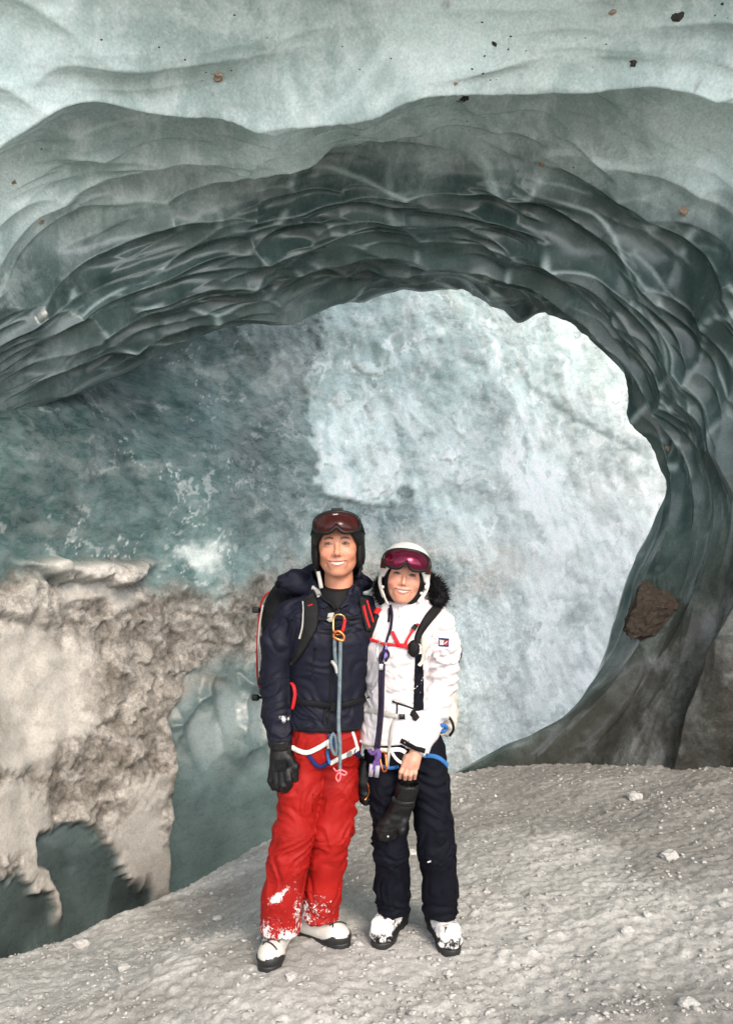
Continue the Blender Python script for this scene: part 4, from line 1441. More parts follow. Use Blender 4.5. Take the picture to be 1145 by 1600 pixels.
FT = {}
FT['ml'] = Foot(432, 1493, 3.275, -96, 1.0)
FT['mr'] = Foot(494, 1478, 3.385, -34, 1.0)
for k in FT:
    FT[k].o[2] = gz(FT[k].o[0], FT[k].o[1]) - 0.012
boot('boot', FT['ml'], man, False)
boot('boot', FT['mr'], man, False)

# gloved hand
def f_gl(p):
    d = rcone(p, M(439, 1160, -.05), M(441, 1180, -.055), .050, .044)
    d = smin(d, smin(rcone(p, M(437, 1185, -.06), M(433, 1212, -.07), .042, .036), rcone(p, M(446, 1185, -.06), M(446, 1208, -.07), .040, .034), .02), .02)
    for (u0, v0, u1, v1, u2, v2, dd, r) in ((427, 1205, 424, 1220, 431, 1235, .0, .0165), (434, 1208, 433, 1226, 440, 1239, -.02, .017), (442, 1208, 443, 1226, 447, 1239, -.035, .017), (449, 1204, 451, 1218, 452, 1232, -.045, .016)):
        d = smin(d, chain(p, [M(u0, v0, -.07 + dd), M(u1, v1, -.085 + dd), M(u2, v2, -.055 + dd)], [r + .003, r, r - .002], .008), .008)
    d = smin(d, chain(p, [M(450, 1183, -.085), M(460, 1198, -.105), M(462, 1216, -.10)], [.022, .019, .015], .01), .012)
    return d
gl = surfnet(f_gl, M(405, 1250, -.20) - np.array([.02, 0, 0]), M(475, 1150, .03), .0042)
glv, glf = wrinkle(*gl, .0035, 5.0)
GL = Skin((glv, glf))
glove = mk('glove', (glv, glf), M_LEATHER, man)
mk('wrist_strap', strap(GL, [(421, 1167), (438, 1170), (457, 1166)], .022, .005), M_PLASTIC, glove)
mk('wrist_buckle', patch(GL, [(434, 1162), (446, 1163), (446, 1172), (434, 1171)], .009, 3, 3), M_PAD, glove)
mk('knuckle_panel', patch(GL, [(430, 1188), (449, 1187), (448, 1204), (429, 1206)], .004, 5, 5), M_BLACK, glove)

# helmet and goggles
HC, HR = (0, .016, .040), (.1005, .124, .092)
hel = helmet_shell(HM, HR, HC, .062, -.078)
helmet = mk('ski_helmet', (HM.w(hel[0]), hel[1]), M_HELM_B, man)
q = surfnet(lambda p: rbox(p, (0, -.03, .131), (.021, .016, .006), .003), (-.03, -.06, .115), (.03, .0, .145), .003)
mk('vent_clip', (HM.w(q[0]), q[1]), M_HELM_B, helmet)
for s in (-1, 1):
    pts = HM.w(np.array([(s * .086, .0, -.07), (s * .083, -.012, -.09), (s * .076, -.024, -.115)]) + np.array([0, 0, 0]))
    mk('chin_strap', tube(spline(pts, 8), .007, 8, flat=.35), M_PAD, helmet)
mk('strap_buckle', tube(spline([M(497, 893, -.06), M(500, 908, -.07), M(502, 919, -.085)], 6), .0085, 8, flat=.35), M_GREYSTRAP, helmet)
for s in (-1, 1):
    q = surfnet(lambda p: ell(p, (s * .080, .0, -.035), (.014, .040, .055)), (s * .080 - .02, -.05, -.10), (s * .080 + .02, .05, .03), .005)
    mk('ear_pad', (HM.w(q[0]), q[1]), M_PAD, helmet)
lens, frame = goggle(HM, 0.0, .077, .078, .037, .022, (.112, .150, .112, .012, .036))
goggles = thing_part('ski_goggles', man)
mk('lens', lens, M_LENS_R, goggles)
mk('frame', frame, M_PLASTIC, goggles)
gs = ring_strap(HM, HC, HR, .070, .05, .038)
mk('strap', gs, M_BLACK, goggles)
mk('emblem', (HM.w(np.array([(-.010, -.1475, .104), (.008, -.1475, .105), (.006, -.149, .101), (-.010, -.149, .100)])), np.array([(0, 1, 2, 3)])), M_GREYSTRAP, goggles)

# ------------------------------------------------------------------ the man's backpack, harness, lanyard
pack = thing('backpack', 'black and red touring backpack on the back of the man in navy', 'backpack', M(500, 1110, .2))
pk_ = surfnet(lambda p: smin(rbox(p, M(487, 1010, .24), (.225, .095, .235), .07), rbox(p, M(480, 930, .26), (.17, .07, .06), .05), .05), (-.58, 3.38, 1.0), (.08, 3.72, 1.72), .009)
mk('pack_body', wrinkle(*pk_, .008, 31.0), M_BLACK, pack)
mk('red_piping', tube(spline([M(420, 925, .14), M(409, 940, .16), M(404, 975, .17), M(402, 1010, .17), M(402, 1050, .17), M(405, 1075, .16)], 30), .0045, 8), M_DKRED, pack)
mk('side_cord', tube(spline([M(411, 945, .11), M(406, 975, .11), M(404, 1010, .11), M(406, 1045, .11)], 24), .0042, 8), M_GREYSTRAP, pack)
for (u0, v0) in ((400, 953), (399, 1090)):
    q = surfnet(lambda p: smin(rbox(p, M(u0, v0, .15), (.016, .012, .014), .004), rcone(p, M(u0, v0, .15), M(u0 + 12, v0, .16), .006, .006), .005), M(u0, v0, .15) - .04, M(u0, v0, .15) + np.array([.05, .04, .04]), .004)
    mk('side_buckle', q, M_PLASTIC, pack)
mk('shoulder_strap', strap(JM, [(484, 934), (487, 955), (486, 980), (478, 1003), (466, 1025), (459, 1036)], [.058, .060, .056, .042, .028, .012], .014, lift=.004), M_PAD, pack)
mk('strap_edging', strap(JM, [(476, 945), (476, 975), (470, 998)], .004, .018), M_GREYSTRAP, pack)
mk('shoulder_strap', strap(JM, [(567, 940), (570, 960), (574, 985)], [.045, .045, .03], .014, lift=.004), M_PAD, pack)
mk('strap_edging', strap(JM, [(564, 950), (568, 965), (573, 982)], .007, .020), M_REDSTRAP, pack)
mk('strap_edging', strap(JM, [(570, 944), (576, 956), (580, 968)], .006, .020), M_REDSTRAP, pack)
for i, (u0, v0) in enumerate(((486, 948), (489, 957))):
    mk('strap_stitch', strap(JM, [(u0 - 3, v0 + 1), (u0 + 3, v0 - 1)], .003, .020), M_REDSTRAP, pack)
mk('chest_strap', strap(JM, [(492, 967), (506, 968), (520, 966), (545, 966), (570, 962)], .014, .004, lift=.005), M_BLACK, pack)
mk('chest_buckle', patch(JM, [(512, 961), (521, 960), (521, 972), (512, 972)], .012, 3, 3), M_GREYSTRAP, pack)
mk('sternum_cross_strap', strap(JM, [(497, 930), (508, 942), (521, 952), (528, 956)], .016, .010, lift=.022), M_BLACK, pack)
mk('sternum_toggle', strap(JM, [(488, 918), (494, 928), (500, 938)], .020, .012, lift=.028), M_GREYSTRAP, pack)
mk('hip_belt', strap(JM, [(461, 1094), (480, 1098), (500, 1100), (525, 1103), (550, 1098), (572, 1090)], .024, .005, lift=.004), M_BLACK, pack)
mk('hip_belt_buckle', patch(JM, [(518, 1096), (532, 1095), (532, 1109), (518, 1109)], .014, 3, 3), M_PLASTIC, pack)
mk('belt_tail', strap(JM, [(520, 1103), (510, 1107), (506, 1118), (508, 1132)], .014, .004), M_BLACK, pack)
mk('red_pull_tab', tube(spline([M(455, 1067, -.11), M(459, 1072, -.135), M(461, 1084, -.14), M(459, 1098, -.135), M(457, 1108, -.12)], 14), .0075, 8, flat=.5), M_REDSTRAP, pack)

har = thing('climbing_harness', 'white and navy climbing harness strapped over the red trousers', 'harness', M(509, 1165, -.1))
HMS = Skin((tv, tf), (jv, jf))
mk('leg_loop', strap(TM, [(459, 1168), (470, 1174), (480, 1177), (496, 1169), (512, 1159), (521, 1155)], .019, .006, lift=.004), M_WHITESTRAP, har)
mk('leg_loop', strap(TM, [(515, 1192), (530, 1184), (545, 1177), (558, 1169)], .019, .006, lift=.004), M_WHITESTRAP, har)
mk('riser', strap(TM, [(549, 1141), (553, 1153), (556, 1166)], .013, .005, lift=.004), M_WHITESTRAP, har)
mk('leg_loop_webbing', strap(TM, [(482, 1178), (490, 1190), (497, 1199), (506, 1196), (514, 1190)], .017, .005, lift=.004), M_NAVYSTRAP, har)
mk('leg_loop_webbing', strap(TM, [(552, 1172), (558, 1178), (562, 1182)], .020, .005, lift=.004), M_NAVYSTRAP, har)
mk('belay_loop', tube(spline([M(520, 1146, -.15), M(516, 1158, -.165), M(519, 1172, -.165), M(525, 1180, -.16), M(526, 1165, -.17), M(524, 1150, -.16)], 24), .007, 8, True), M_ROPE, har)
mk('tie_in_tape', strap(TM, [(517, 1146), (518, 1156), (522, 1166)], .020, .010, lift=.010), M_BLUE, har)
mk('buckle', patch(TM, [(511, 1157), (520, 1155), (522, 1166), (513, 1168)], .020, 3, 3), M_METAL, har)
mk('buckle', patch(TM, [(540, 1173), (546, 1171), (547, 1179), (541, 1181)], .018, 3, 3), M_METAL, har)
mk('webbing_tail', strap(TM, [(513, 1170), (511, 1180), (514, 1190)], .012, .010, lift=.008), M_BLUE, har)

def carabiner(name, label, c, w, h, ang, matA, matB, Y, group=None, gate=None):
    """pear-shaped snap link hanging in the photograph plane at distance Y"""
    o = thing(name, label, 'carabiner', P(c[0], c[1], Y), group)
    th = np.linspace(0, 2 * np.pi, 40, endpoint=False)
    e = 2.6
    rr = (np.abs(np.cos(th)) ** e + np.abs(np.sin(th)) ** e) ** (-1 / e)
    x = w / 2 * rr * np.cos(th) * (1 + .18 * np.sin(th))
    z = h / 2 * rr * np.sin(th)
    a = math.radians(ang)
    k = Y / F_PX
    ctr = P(c[0], c[1], Y)
    pts = np.stack([(x * math.cos(a) - z * math.sin(a)) * k, 0.004 * np.sin(3 * th), (x * math.sin(a) + z * math.cos(a)) * k], 1) + ctr
    mk('frame', tube(pts, .0042, 8, True), matA, o)
    side = [i for i in range(40) if math.cos(th[i]) > .55]
    side = sorted(side, key=lambda i: (th[i] + math.pi) % (2 * math.pi))
    mk('gate', tube(pts[side][2:-2], .0062, 8), matB, o)
    return o

Yc = YM - .175
carabiner('carabiner', 'gold and red carabiner clipped to the chest strap of the navy jacket', (529, 976), 17, 32, -6, M_GOLD, M_REDSTRAP, Yc)
lan = thing('rope_lanyard', 'grey rope lanyard hanging from the gold carabiner down the navy jacket', 'lanyard', M(531, 1205, -.17))
mk('strand', tube(spline([M(523, 996, -.185), M(523, 1020, -.178), M(525, 1035, -.172), M(529, 1050, -.172), M(528, 1056, -.17)], 30), .0078, 8), M_ROPE, lan)
mk('strand', tube(spline([M(532, 998, -.19), M(531, 1040, -.187), M(530, 1090, -.18), M(529, 1130, -.182), M(531, 1165, -.178), M(531, 1203, -.165)], 60), .0078, 8), M_ROPE, lan)
mk('loose_end', tube(spline([M(519, 1034, -.165), M(521, 1036, -.175), M(525, 1043, -.178), M(527, 1052, -.178)], 14), .0075, 8), M_GREYSTRAP, lan)
mk('knot_ring', tube(spline([M(521, 991, -.18), M(528, 986, -.19), M(537, 993, -.19), M(536, 1001, -.19), M(528, 999, -.195), M(521, 995, -.19)], 24), .0058, 8, True), M_COPPER, lan)
mk('pink_cord', tube(spline([M(521, 1200, -.155), M(526, 1205, -.17), M(532, 1203, -.175), M(541, 1207, -.165), M(538, 1211, -.165), M(529, 1208, -.175), M(525, 1215, -.165), M(529, 1221, -.165), M(532, 1213, -.17), M(531, 1204, -.178)], 50), .0035, 6), M_PINK, lan)

# ------------------------------------------------------------------ the woman
YW = 3.32
def Q(u, v, d=0.0):
    return P(u, v, YW + d)
woman = thing('person', 'smiling woman in white jacket, dark trousers and white helmet', 'person', (0.25, YW, gz(0.25, YW)))
HW = Head(632, 899, YW - 0.05, 1.04, roll=8, yaw=-3, pitch=-2)
hv, hf, hcol, teeth = head_mesh(HW, False)
wt = surfnet(lambda p: smin(stack(p, lev([(950, 630, 24, .06, .02), (965, 632, 46, .08, .02), (1050, 616, 38, .085, .02), (1140, 620, 38, .075, .02), (1190, 632, 36, .06, .02)], YW)),
             np.minimum(chain(p, [Q(605, 1190, .02), Q(609, 1310, 0), Q(614, 1410, .03)], [.05, .045, .038]), chain(p, [Q(662, 1190, .02), Q(682, 1310, -.02), Q(688, 1410, -.0)], [.05, .045, .038])), .03),
             (-.05, 3.05, -.02), (.45, 3.55, 1.55), .022)
# bare hand, fingers hanging over the cuff of the glove they hold
def f_hand(p):
    d = rcone(p, Q(668, 1140, -.09), Q(650, 1176, -.125), .030, .025)
    d = smin(d, chain(p, [Q(650, 1174, -.125), Q(645, 1188, -.135), Q(641, 1197, -.14)], [.024, .024, .020], .012), .012)
    d = smin(d, chain(p, [Q(651, 1182, -.13), Q(649, 1198, -.135)], [.018, .016], .01), .012)
    d = smin(d, chain(p, [Q(637, 1184, -.13), Q(632, 1197, -.135)], [.016, .015], .01), .012)
    for (u0, v0, u1, v1, u2, v2, dd, r) in ((631, 1196, 626, 1206, 625, 1215, .006, .0088), (637, 1199, 633, 1210, 632.5, 1219, -.002, .0094), (643.5, 1199, 641, 1211, 640, 1221, -.002, .0094), (650, 1197, 648.5, 1208, 647, 1218, .004, .0088)):
        d = smin(d, chain(p, [Q(u0, v0, -.14 + dd), Q(u1, v1, -.152 + dd), Q(u2, v2, -.135 + dd)], [r + .001, r, r - .0012], .003), .004)
    d = smin(d, chain(p, [Q(634, 1184, -.115), Q(628, 1196, -.10), Q(630, 1208, -.095)], [.014, .012, .010], .006), .008)
    return d
hd = surfnet(f_hand, Q(612, 1228, -.22), Q(685, 1125, -.02), .0026)
hcolr = np.tile(np.array([0.50, 0.26, 0.18]), (len(hd[0]), 1))
a_ = proj(hd[0])
kn = np.exp(-((a_[:, 1] - 1198) / 3.5) ** 2) + np.exp(-((a_[:, 1] - 1217) / 3) ** 2)
hcolr = hcolr * (1 - .35 * kn[:, None]) + np.array([0.50, 0.18, 0.13]) * .35 * kn[:, None]
bv, bf = join((hv, hf), wt, hd)
bodyw = mk('body', (bv, bf), M_SKIN, woman, attrs={'col': np.concatenate([hcol, np.tile(np.array([0.62, 0.36, 0.27]), (len(wt[0]), 1)), hcolr])})
mk('teeth', teeth, M_TEETH, bodyw)

# jacket
LW = lev([(938, 634, 34, .085, .0), (952, 634, 46, .10, .0), (966, 633, 62, .115, .0), (1000, 622, 57, .13, -.005), (1030, 618, 52, .13, -.005), (1060, 616, 48, .12, .0), (1095, 615, 46, .115, .0), (1110, 615, 47, .115, .0), (1135, 613, 51, .122, .0), (1170, 612, 56, .13, .0)], YW)
def hemline(p):
    return Q(0, 1164, -.12)[2] + .08 * np.clip(p[:, 0] - .1, -.1, .3) + .35 * np.clip(p[:, 0] - .16, 0, .2)
def f_jw(p):
    d = stack(p, LW, 2.25)
    d = smax(d, hemline(p) - p[:, 2], .006)
    arm = chain(p, [Q(655, 958, .03), Q(686, 972, .02), Q(695, 1010, .02), Q(690, 1060, .04), Q(679, 1105, -.0), Q(663, 1140, -.06), Q(650, 1164, -.10), Q(638, 1190, -.13)], [.052, .060, .064, .066, .064, .060, .057, .050], .02)
    a0, a1 = Q(655, 1155, -.09), Q(645, 1173, -.115)
    n_ = (a1 - a0) / np.linalg.norm(a1 - a0)
    arm = smax(arm, ((p - a1.astype(f32)) @ n_.astype(f32)), .005)
    d = smin(d, arm, .018)
    d = smin(d, chain(p, [Q(610, 958, .04), Q(588, 972, .06), Q(575, 1000, .13), Q(545, 1040, .22)], [.05, .056, .055, .05], .02), .025)
    # stand-up collar
    col_ = smax(rcone(p, Q(633, 962, .01), Q(632, 927, .0), .092, .078), p[:, 2] - (Q(0, 927, 0)[2] + .25 * (p[:, 1] - YW + .06) + .10 * np.clip(p[:, 0] - .17, -.1, .1)), .006)
    col_ = smax(col_, -rcone(p, Q(632, 955, .0), Q(632, 900, .0), .066, .068), .006)
    d = smin(d, col_, .012)
    return d
jv, jf = surfnet(f_jw, (-.12, 2.98, .84), (.46, 3.66, 1.60), .0055)
a_ = proj(jv)
jv, jf = wrinkle(jv, jf, .0085, 43.0)
nn_ = vnormals(jv, jf)
rings = sstep(645, 665, a_[:, 0]) * sstep(1010, 1050, a_[:, 1]) * sstep(1150, 1120, a_[:, 1])
jv = jv + nn_ * (rings * .006 * np.sin(a_[:, 1] * .36 + a_[:, 0] * .10 + 2.2 * noise3(jv * 9)))[:, None]
JW = Skin((jv, jf))
jw = mk('jacket', (jv, jf), M_WHITE, woman)
mk('side_panel', patch(JW, [(648, 1022), (660, 1022), (662, 1110), (645, 1112)], .003, 10, 30), M_DKPANTS, jw)
mk('main_zip', strap(JW, [(610, 946), (613, 962), (610, 985), (602, 1008), (597, 1030), (595, 1060)], .011, .004), M_DKROPE, jw)
mk('zip_puller', strap(JW, [(609, 951), (609, 962), (608, 972)], .006, .008), M_BLACK, jw)
mk('collar_seam', strap(JW, [(624, 948), (625, 965)], .010, .003), M_WHITE, jw)
mk('pocket_zip', strap(JW, [(613, 1096), (625, 1100), (640, 1105), (648, 1108)], .007, .004), M_PAD, jw)
mk('pocket_puller', strap(JW, [(620, 1099), (621, 1107), (620, 1115)], .006, .006), M_BLACK, jw)
mk('pocket_zip', strap(JW, [(570, 1095), (574, 1090), (577, 1089)], .006, .004), M_PAD, jw)
mk('snow_skirt_edge', strap(JW, [(563, 1158), (585, 1163), (610, 1164), (640, 1159)], .010, .001), M_WHITE, jw)
cf = [Q(624, 1160, -.17), Q(637, 1166, -.185), Q(652, 1173, -.175), Q(664, 1176, -.14)]
mk('cuff_tape', strap(JW, [(626, 1157), (638, 1163), (650, 1169), (663, 1173)], .020, .004), M_BLACK, jw)
mk('cuff_tab', strap(JW, [(634, 1160), (636, 1166)], .004, .007), M_WHITESTRAP, jw)
# sleeve badge: navy border, white and red field
mk('sleeve_badge', patch(JW, [(685, 996.5), (701, 997.5), (701, 1011), (685, 1010)], .0022), M_NAVYSTRAP, jw)
mk('badge_field', patch(JW, [(686.3, 999.2), (693, 999.6), (693, 1008.2), (686.3, 1007.6)], .0034, 4, 4), M_WHITE, jw)
mk('badge_field', patch(JW, [(693.4, 999.6), (699.8, 1000), (699.8, 1008.8), (693.4, 1008.2)], .0034, 4, 4), plain('wine_red_badge', (0.22, 0.02, 0.03), 0.6), jw)
mk('badge_emblem', strap(JW, [(694.5, 1006.5), (695.5, 1002.5), (697, 1005), (698.5, 1001.5)], .0028, .0044), M_WHITESTRAP, jw)
mk('chest_logo', patch(JW, [(654, 989), (659.5, 989), (659.5, 994.5), (654, 994.5)], .003, 3, 3), M_REDSTRAP, jw)
mk('chest_logo_mark', patch(JW, [(656, 991), (657.6, 991), (657.6, 993), (656, 993)], .0042, 3, 3), M_WHITE, jw)
# hood with black fur trim lying on the shoulders
hw_ = surfnet(lambda p: chain(p, [Q(597, 948, .0), Q(594, 934, .08), Q(635, 930, .16), Q(680, 940, .10), Q(686, 952, .03)], [.030, .045, .055, .045, .03], .03), (-.02, 3.15, 1.38), (.45, 3.65, 1.75), .007)
mk('hood', wrinkle(*hw_, .006, 61.0), M_WHITE, jw)
fv, ff_ = [], []
frng = np.random.default_rng(5)
core = spline([Q(600, 945, -.03), Q(594, 926, .0), Q(600, 908, .08), Q(640, 898, .15), Q(672, 908, .10), Q(684, 922, .04), Q(688, 936, .0), Q(676, 944, -.02)], 60)
rad = np.interp(np.linspace(0, 1, 60), [0, .15, .5, .72, .85, 1], [.020, .034, .030, .038, .044, .026])
for i in range(5200):
    k = frng.random() * 59
    i0 = int(k)
    c = core[i0] + (core[min(i0 + 1, 59)] - core[i0]) * (k - i0)
    d = frng.normal(size=3)
    d /= np.linalg.norm(d)
    r = rad[i0]
    s = c + d * r * frng.uniform(.3, .85)
    tip = c + d * (r + frng.uniform(.006, .022)) + frng.normal(size=3) * .005
    side = np.cross(d, frng.normal(size=3))
    side *= .0019 / np.linalg.norm(side)
    o = len(fv)
    s2 = np.cross(d, side)
    fv += [s + side, s - .5 * side + .86 * s2, s - .5 * side - .86 * s2, tip]
    ff_ += [(o, o + 1, o + 3), (o + 1, o + 2, o + 3), (o + 2, o, o + 3)]
fur = mesh_obj('fur_trim', np.array(fv), ff_, M_BLACK, jw, False)
fur['kind'] = 'stuff'
fc = tube(core, rad * .82, 12)
mk('fur_roll', fc, M_BLACK, jw)

# trousers
LWT = lev([(1145, 624, 42, .095, .0), (1160, 628, 54, .11, .0), (1178, 632, 60, .115, .0), (1195, 634, 54, .10, .0)], YW)
hl, hr = Q(0, 1436, -.015)[2], Q(0, 1440, -.075)[2]
def f_tw(p):
    d = stack(p, LWT, 2.3)
    l = chain(p, [Q(601, 1170, .0), Q(604, 1225, .0), Q(609, 1290, -.01), Q(610, 1330, -.01), Q(613, 1385, .04), Q(615, 1465, .06)], [.082, .083, .074, .071, .072, .077], .03)
    l = smax(l, hl - p[:, 2], .006)
    r = chain(p, [Q(665, 1170, .0), Q(670, 1225, -.01), Q(678, 1290, -.03), Q(682, 1330, -.03), Q(687, 1385, -.0), Q(688, 1465, .0)], [.082, .083, .079, .078, .074, .079], .03)
    r = smax(r, hr - p[:, 2], .006)
    return smin(d, smin(l, r, .01), .03)
tv, tf = surfnet(f_tw, (-.06, 2.98, .06), (.45, 3.56, 1.08), .006)
tv, tf = wrinkle(tv, tf, .0075, 75.0)
TW = Skin((tv, tf), (jv, jf))
tw = mk('trousers', (tv, tf), M_DKPANTS, woman)
mk('side_seam', strap(TW, [(694, 1200), (700, 1250), (710, 1320), (713, 1430)], .004, .0015), M_BLACK, tw)
mk('snow_crumb', patch(TW, [(668, 1345), (673, 1344), (673, 1347), (668, 1347)], .004, 3, 3), plain('snow_fleck', (.8, .8, .8), .7), tw)

FT['wl'] = Foot(612, 1474, 3.415, -112, .98)
FT['wr'] = Foot(690, 1482, 3.355, -80, .98)
for k in ('wl', 'wr'):
    FT[k].o[2] = gz(FT[k].o[0], FT[k].o[1]) - 0.012
boot('ski_boot', FT['wl'], woman, True)
boot('ski_boot', FT['wr'], woman, True)

# helmet, balaclava, goggles
HC, HR = (0, .018, .040), (.104, .130, .098)
hel = helmet_shell(HW, HR, HC, .055, -.022)
helm_w = mk('ski_helmet', (HW.w(hel[0]), hel[1]), M_HELM_W, woman)
def f_bal(p):
    q = p.copy()
    q[:, 0] = np.abs(q[:, 0])
    o = smin(ell(q, (0, .012, .02), (.088, .10, .10)), ell(q, (0, .0, -.06), (.080, .085, .075)), .03)
    i = smin(ell(q, (0, .012, .02), (.078, .095, .095)), ell(q, (0, .0, -.06), (.072, .078, .07)), .03)
    d = smax(o, -i, .003)
    face = np.maximum((np.sqrt((q[:, 0] / .064) ** 2 + ((q[:, 2] + .032) / .082) ** 2) - 1) * .07, q[:, 1] + .01)
    d = smax(d, -face, .004)
    return smax(d, -.115 - q[:, 2], .005)
bl = surfnet(f_bal, (-.10, -.11, -.13), (.10, .12, .13), .0036)
mk('balaclava', (HW.w(bl[0]), bl[1]), M_BLACK, woman)
for s in (-1, 1):
    q = HW.w(np.array([(s * .096, -.015, -.01), (s * .097, -.028, -.035), (s * .088, -.035, -.065), (s * .070, -.045, -.100)]))
    mk('chin_strap', tube(spline(q, 14), .008, 8, flat=.4), M_WHITESTRAP if s > 0 else M_CREAM, helm_w)
def f_clip(p):
    return rbox(p, (.093, -.045, -.035), (.008, .014, .009), .004)
q = surfnet(f_clip, (.08, -.07, -.05), (.11, -.02, -.02), .003)
mk('strap_clip', (HW.w(q[0]), q[1]), M_HELM_W, helm_w)
lens, frame = goggle(HW, 0.0, .058, .086, .037, .030, (.122, .160, .122, .012, .030))
gog = thing_part('ski_goggles', woman)
mk('lens', lens, M_LENS_M, gog)
mk('frame', frame, M_PLASTIC, gog)
gs = ring_strap(HW, HC, HR, .035, .04, .040)
mk('strap', gs, cloth('charcoal_red_strap', (0.10, 0.02, 0.015), .7), gog)
mk('toggle', tube(spline([Q(598, 915, -.10), Q(596, 922, -.105), Q(600, 932, -.11), Q(606, 945, -.115)], 12), .006, 8, flat=.5), M_CREAM, jw)
for (u0, v0) in ((598, 917), (658, 927)):
    mk('cord_end', (lambda s_: s_)(surfnet(lambda p: sph(p, Q(u0, v0, -.10), .007), Q(u0, v0, -.10) - .012, Q(u0, v0, -.10) + .012, .003)), M_WHITESTRAP, jw)

# ------------------------------------------------------------------ her backpack, harness and hanging gear
pw = thing('backpack', 'cream backpack with red and black straps on the woman in white', 'backpack', Q(650, 1120, .2))
pk_ = surfnet(lambda p: smin(rbox(p, Q(662, 1050, .22), (.150, .10, .25), .07), rbox(p, Q(655, 1125, .17), (.155, .08, .07), .04), .04), (-.02, 3.38, .92), (.48, 3.72, 1.60), .009)
mk('pack_body', wrinkle(*pk_, .010, 91.0), M_CREAM, pw)
q = surfnet(lambda p: smin(ell(p, Q(714, 1018, .14), (.022, .03, .045)), ell(p, Q(711, 1040, .14), (.014, .02, .04)), .01), Q(700, 1065, .05), Q(728, 990, .25), .006)
mk('black_pouch', wrinkle(*q, .007, 12.0), M_BLACK, pw)
mk('red_lashing', tube(spline([Q(706, 990, .10), Q(711, 998, .09), Q(708, 1002, .09), Q(716, 1004, .10), Q(710, 1010, .09)], 18), .0045, 6), M_REDSTRAP, pw)
mk('hip_fin_buckle', tube(spline([Q(699, 1118, .05), Q(706, 1128, .05), Q(708, 1140, .06), Q(702, 1150, .06)], 14), .010, 8, flat=.6), M_PLASTIC, pw)
mk('shoulder_strap', strap(JW, [(684, 950), (672, 962), (660, 978), (652, 992), (650, 1004)], [.040, .042, .034, .026, .022], .014, lift=.003), M_PAD, pw)
mk('shoulder_strap', strap(JW, [(660, 975), (662, 1000), (660, 1025), (655, 1040)], [.018, .030, .026, .014], .008, lift=.003), M_CREAM, pw)
mk('shoulder_strap', strap(JW, [(592, 954), (584, 968), (577, 985), (572, 1002)], [.034, .030, .024, .016], .014, lift=.003), M_REDSTRAP, pw)
mk('shoulder_strap', strap(JW, [(590, 962), (582, 985), (574, 1010)], [.020, .018, .012], .016, lift=.003), M_PAD, pw)
mk('load_strap', strap(JW, [(652, 975), (645, 985), (638, 996), (632, 1006)], [.010, .010, .010], .016, lift=.006), M_REDSTRAP, pw)
mk('load_buckle', strap(JW, [(650, 977), (646, 984)], .018, .020, lift=.006), M_PLASTIC, pw)
mk('chest_strap', strap(JW, [(578, 998), (590, 1003), (602, 1006), (620, 1009), (640, 1011)], .012, .006, lift=.004), M_REDSTRAP, pw)
mk('chest_strap_tail', strap(JW, [(614, 990), (618, 1000), (624, 1010)], [.014, .016, .012], .010, lift=.008), M_REDSTRAP, pw)
mk('chest_strap_tail', strap(JW, [(622, 1008), (634, 1008), (640, 1014)], .016, .012, lift=.006), M_REDSTRAP, pw)
q = surfnet(lambda p: ell(p, JW.at(646, 1013)[0] + np.array([0, -.018, 0]), (.025, .018, .036)), JW.at(646, 1013)[0] - .06, JW.at(646, 1013)[0] + .05, .005)
mk('strap_pouch', wrinkle(*q, .003, 14.0), M_BLACK, pw)
mk('hip_belt', strap(JW, [(571, 1108), (590, 1112), (610, 1117), (625, 1119)], .022, .005, lift=.003), M_GREYSTRAP, pw)
mk('hip_belt', strap(JW, [(625, 1119), (640, 1119), (650, 1116)], .024, .006, lift=.003), M_WHITESTRAP, pw)
mk('hip_belt_buckle', strap(JW, [(623, 1119), (632, 1119)], .022, .012, lift=.004), M_PLASTIC, pw)
mk('hip_pouch', strap(JW, [(641, 1113), (645, 1117), (649, 1122)], .026, .020, lift=.002), M_PAD, pw)
mk('belt_tail', strap(TW, [(619, 1121), (613, 1133), (611, 1150), (608, 1175), (606, 1198)], .012, .006, lift=.010, Yd=3.15), M_GREYSTRAP, pw)

hw2 = thing('climbing_harness', 'white and blue climbing harness over the dark trousers of the woman', 'harness', Q(632, 1180, -.1))
mk('waist_belt', strap(TW, [(566, 1164), (585, 1170), (605, 1172), (625, 1170), (634, 1176)], .018, .006, lift=.003), M_WHITESTRAP, hw2)
mk('leg_loop', strap(TW, [(586, 1190), (600, 1198), (615, 1200), (622, 1197)], .014, .006, lift=.003), M_BLUE, hw2)
mk('leg_loop', strap(TW, [(664, 1180), (676, 1181), (688, 1186), (697, 1195)], .018, .006, lift=.003), M_BLUE, hw2)
mk('gear_loop', tube(spline([Q(682, 1137, -.06), Q(692, 1133, -.07), Q(697, 1138, -.05), Q(690, 1144, -.06)], 16), .009, 8, True), M_BLUE, hw2)
mk('riser', strap(TW, [(611, 1172), (616, 1183), (622, 1190), (628, 1192)], .012, .006, lift=.004), M_WHITESTRAP, hw2)

